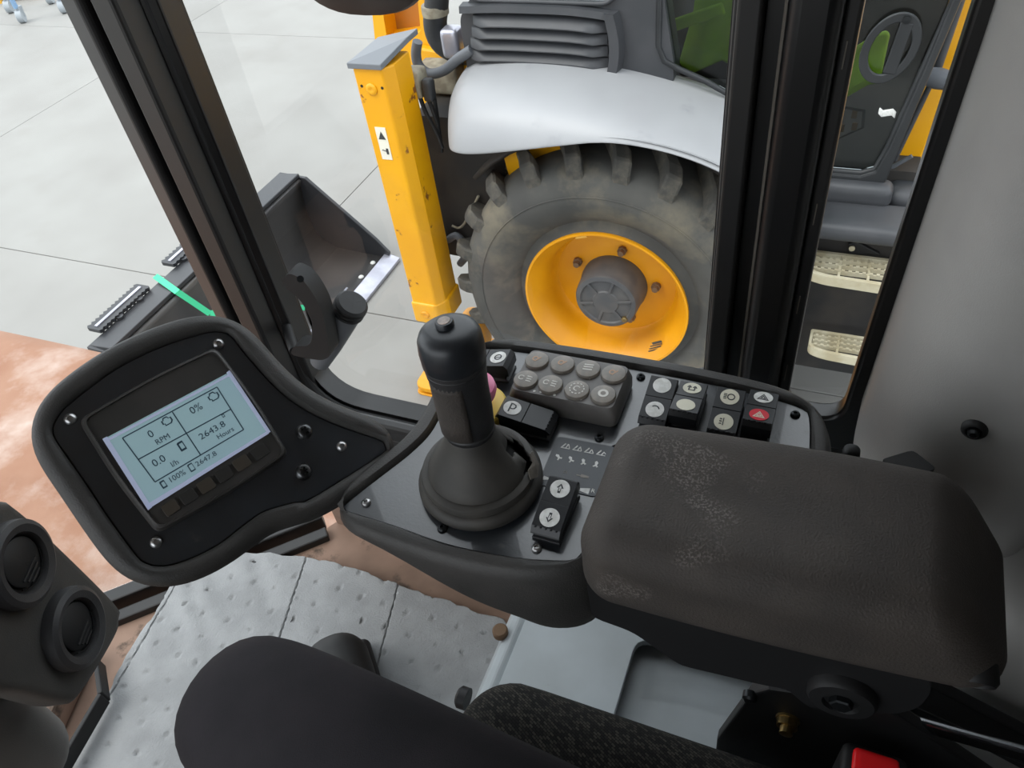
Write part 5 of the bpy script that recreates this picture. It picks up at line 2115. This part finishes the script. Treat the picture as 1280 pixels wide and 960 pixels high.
plate(f, [(-1.60, 2.98, 0.9), (-1.30, 2.98, 0.9), (-1.30, 2.98, 1.60), (-1.60, 2.98, 1.60)], (0, 1, 0), 0.06)
obj('rear_cross_frame', f, 'yellow', jc, bevel=0.01)
# backhoe kingpost / boom behind the leg
kg = thing('backhoe_boom', None, None, (-2.2, 3.2, 1.5))
link(kg, jc)
YB = 3.15
f = B()
plate(f, [at_y(x, y, YB) for x, y in ((459, -40), (470, -40), (486, 62), (470, 66))], (0, 1, 0), 0.14)
obj('boom_plate', f, 'yellow', kg, bevel=0.006)
f = B()
plate(f, [at_y(x, y, YB) for x, y in ((518, -40), (530, -40), (548, 90), (530, 86))], (0, 1, 0), 0.14)
obj('boom_plate', f, 'yellow', kg, bevel=0.006)
f = B()
plate(f, [at_y(x, y, YB + 0.02) for x, y in ((471, 44), (478, 46), (522, 40), (526, 36), (532, 80), (482, 90))], (0, 1, 0), 0.1)
obj('boom_cross_plate', f, 'yellow', kg, bevel=0.006)
f = B()
plate(f, [at_y(x, y, YB + 0.10) for x, y in ((464, -40), (526, -40), (536, 70), (478, 70))], (0, 1, 0), 0.03)
obj('boom_web', f, 'amber', kg)
f = B()
plate(f, [at_y(x, y, 3.1) for x, y in ((522, 60), (640, 80), (640, 170), (530, 170))], (0, 1, 0), 0.05)
obj('rear_bulkhead', f, 'yellow', jc, bevel=0.01)

# ================================================================== LOADER BUCKET on the ground
bk = thing('loader_bucket', 'black loader bucket with bolted cutting edge lying on the concrete', 'bucket', (-2.95, 2.65, 0))
by0, by1 = 1.80, 3.46
sec = [(-2.60, 0.02), (-2.75, 0.025), (-2.98, 0.04), (-3.08, 0.09), (-3.13, 0.18), (-3.14, 0.30), (-3.13, 0.42), (-3.12, 0.50), (-3.10, 0.545)]
f = B()
loft(f, [[Vector((x, y, z)) for y in (by0, by1)] for x, z in sec], closed=False)
sh = obj('bucket_shell', f, 'bucket_floor', bk, smooth=50)
md = sh.modifiers.new('solid', 'SOLIDIFY')
md.thickness = 0.02
md.offset = 0
f = B()
plate(f, [(-3.26, by0 - 0.01, 0.54), (-3.10, by0 - 0.01, 0.555), (-3.10, by1 + 0.01, 0.555), (-3.26, by1 + 0.01, 0.54)], UP, 0.025)
obj('top_lip', f, 'bucket', bk, bevel=0.005)
f = B()
plate(f, [(-3.26, by0, 0.54), (-3.30, by0, 0.30), (-3.22, by0, 0.06), (-3.05, by0, 0.03), (-3.05, by1, 0.03), (-3.22, by1, 0.06), (-3.30, by1, 0.30), (-3.26, by1, 0.54)][:2] + [(-3.30, by1, 0.30), (-3.26, by1, 0.54)], (1, 0, 0), 0.02)
obj('back_plate', f, 'bucket', bk)
for y in (by0 - 0.025, by1):
    f = B()
    plate(f, [(x, y, z) for x, z in ((-2.60, 0.0), (-2.58, 0.06), (-2.66, 0.16), (-3.06, 0.555), (-3.26, 0.565), (-3.30, 0.30), (-3.22, 0.05), (-3.0, 0.0))], (0, 1, 0), 0.025)
    obj('side_plate', f, 'bucket', bk, bevel=0.004)
f = B()
plate(f, [(-2.62, by0 - 0.02, 0.03), (-2.52, by0 - 0.02, 0.004), (-2.52, by1 + 0.02, 0.004), (-2.62, by1 + 0.02, 0.03)], UP, 0.022)
obj('cutting_edge', f, 'steel', bk, bevel=0.004)
for k in range(8):
    yy = 3.38 - 0.155 * k - (0.06 if k > 1 else 0)
    f = B()
    lathe(f, (-2.665, yy, 0.028), UP, [(0.018, 0), (0.018, 0.006), (0.012, 0.012), (0, 0.012)], 12)
    obj('edge_bolt', f, 'white', bk, smooth=40)
f = B()
plate(f, [(-2.70, 2.35, 0.034), (-2.685, 2.35, 0.034), (-2.685, 3.1, 0.034), (-2.70, 3.1, 0.034)], UP, 0.004)
obj('weld_strip', f, 'steel', bk)
# serrated grip plates on the top lip
for (a, b) in (((108, 412), (186, 360)), ((205, 331), (242, 304))):
    pa, pb_ = at_z(*a, 0.575), at_z(*b, 0.575)
    y0, y1 = pa.y, pb_.y
    n = int((y1 - y0) / 0.028)
    outl = []
    for i in range(n * 2 + 1):
        outl.append(Vector((-3.335 - (0.014 if i % 2 else 0), y0 + (y1 - y0) * i / (2 * n), 0.57)))
    for i in range(n * 2 + 1):
        outl.append(Vector((-3.255 + (0.010 if i % 2 else 0), y1 - (y1 - y0) * i / (2 * n), 0.57)))
    f = B()
    plate(f, outl, UP, 0.02)
    gp = obj('grip_step', f, 'bucket', bk)
    for k in range(2):
        f = B()
        yy = y0 + (y1 - y0) * (0.35 + 0.4 * k)
        lathe(f, (-3.245, yy, 0.56), UP, [(0.02, 0), (0.02, 0.022), (0, 0.022)], 14)
        obj('step_stud', f, 'bucket', gp, smooth=40)
    f = B()
    bar(f, (-3.295, y0 + 0.02, 0.592), (-3.295, y1 - 0.02, 0.592), 0.018, 0.006)
    obj('step_ridge', f, 'steel', gp)
# strap
f = B()
sp = [at_z(194, 345, 0.585), at_z(222, 365, 0.587), at_x(262, 392, -2.98), at_z(404, 383, 0.072), Vector((-2.515, 2.87, 0.042)), Vector((-2.502, 2.87, 0.006))]
for i in range(len(sp) - 1):
    bar(f, sp[i], sp[i + 1], 0.004, 0.034, (0, 1, 0.2))
stp_ = obj('lashing_strap', f, 'green')
tag(stp_, 'green lashing strap stretched across the black bucket', 'strap')

# ================================================================== CART and pallet far off
ct = thing('castor_cart', 'blue tubular cart on grey castors far off on the concrete', 'cart', at_z(50, 20, 0))
ca, cb = at_z(30, 28, 0), at_z(82, 16, 0)
back = Vector((-0.55, 0.30, 0))
corners = [ca, cb, ca + back, cb + back]
for c in corners:
    f = B()
    cyl(f, c + Vector((0, 0, 0.17)), c + Vector((-0.05, 0.02, 1.0)), 0.03, 10)
    obj('cart_leg', f, 'blue', ct, smooth=40)
    f = B()
    cyl(f, c + Vector((-0.03, -0.02, 0.075)), c + Vector((0.03, 0.02, 0.075)), 0.075, 20)
    obj('castor_wheel', f, 'castor', ct, smooth=40)
    f = B()
    plate(f, [c + Vector((-0.05, 0, 0.19)), c + Vector((0.05, 0, 0.19)), c + Vector((0.02, 0, 0.06)), c + Vector((-0.02, 0, 0.06))], (0, 1, 0), 0.05)
    obj('castor_fork', f, 'castor', ct)
f = B()
for a, b in ((0, 1), (1, 3), (3, 2), (2, 0)):
    bar(f, corners[a] + Vector((-0.05, 0.02, 1.0)), corners[b] + Vector((-0.05, 0.02, 1.0)), 0.05, 0.05)
obj('cart_frame', f, 'blue', ct)
pl_ = thing('yellow_pallet', 'yellow wooden pallet standing beyond the blue cart', 'pallet', at_z(10, 2, 0))
pa = at_z(-60, 14, 0)
pb_ = at_z(58, -4, 0)
dpl = (pb_ - pa).normalized()
npl = Vector((-dpl.y, dpl.x, 0))
for k in range(5):
    f = B()
    c = (pa + pb_) / 2 + npl * (0.08 + 0.2 * k) + UP * 0.14
    obox(f, c, dpl, npl, UP, (pb_ - pa).length / 2, 0.07, 0.012)
    obj('pallet_board', f, 'wood', pl_)
for k in range(3):
    f = B()
    c = pa.lerp(pb_, 0.05 + 0.45 * k) + npl * 0.48 + UP * 0.065
    obox(f, c, dpl, npl, UP, 0.05, 0.48, 0.065)
    obj('pallet_block', f, 'wood', pl_)
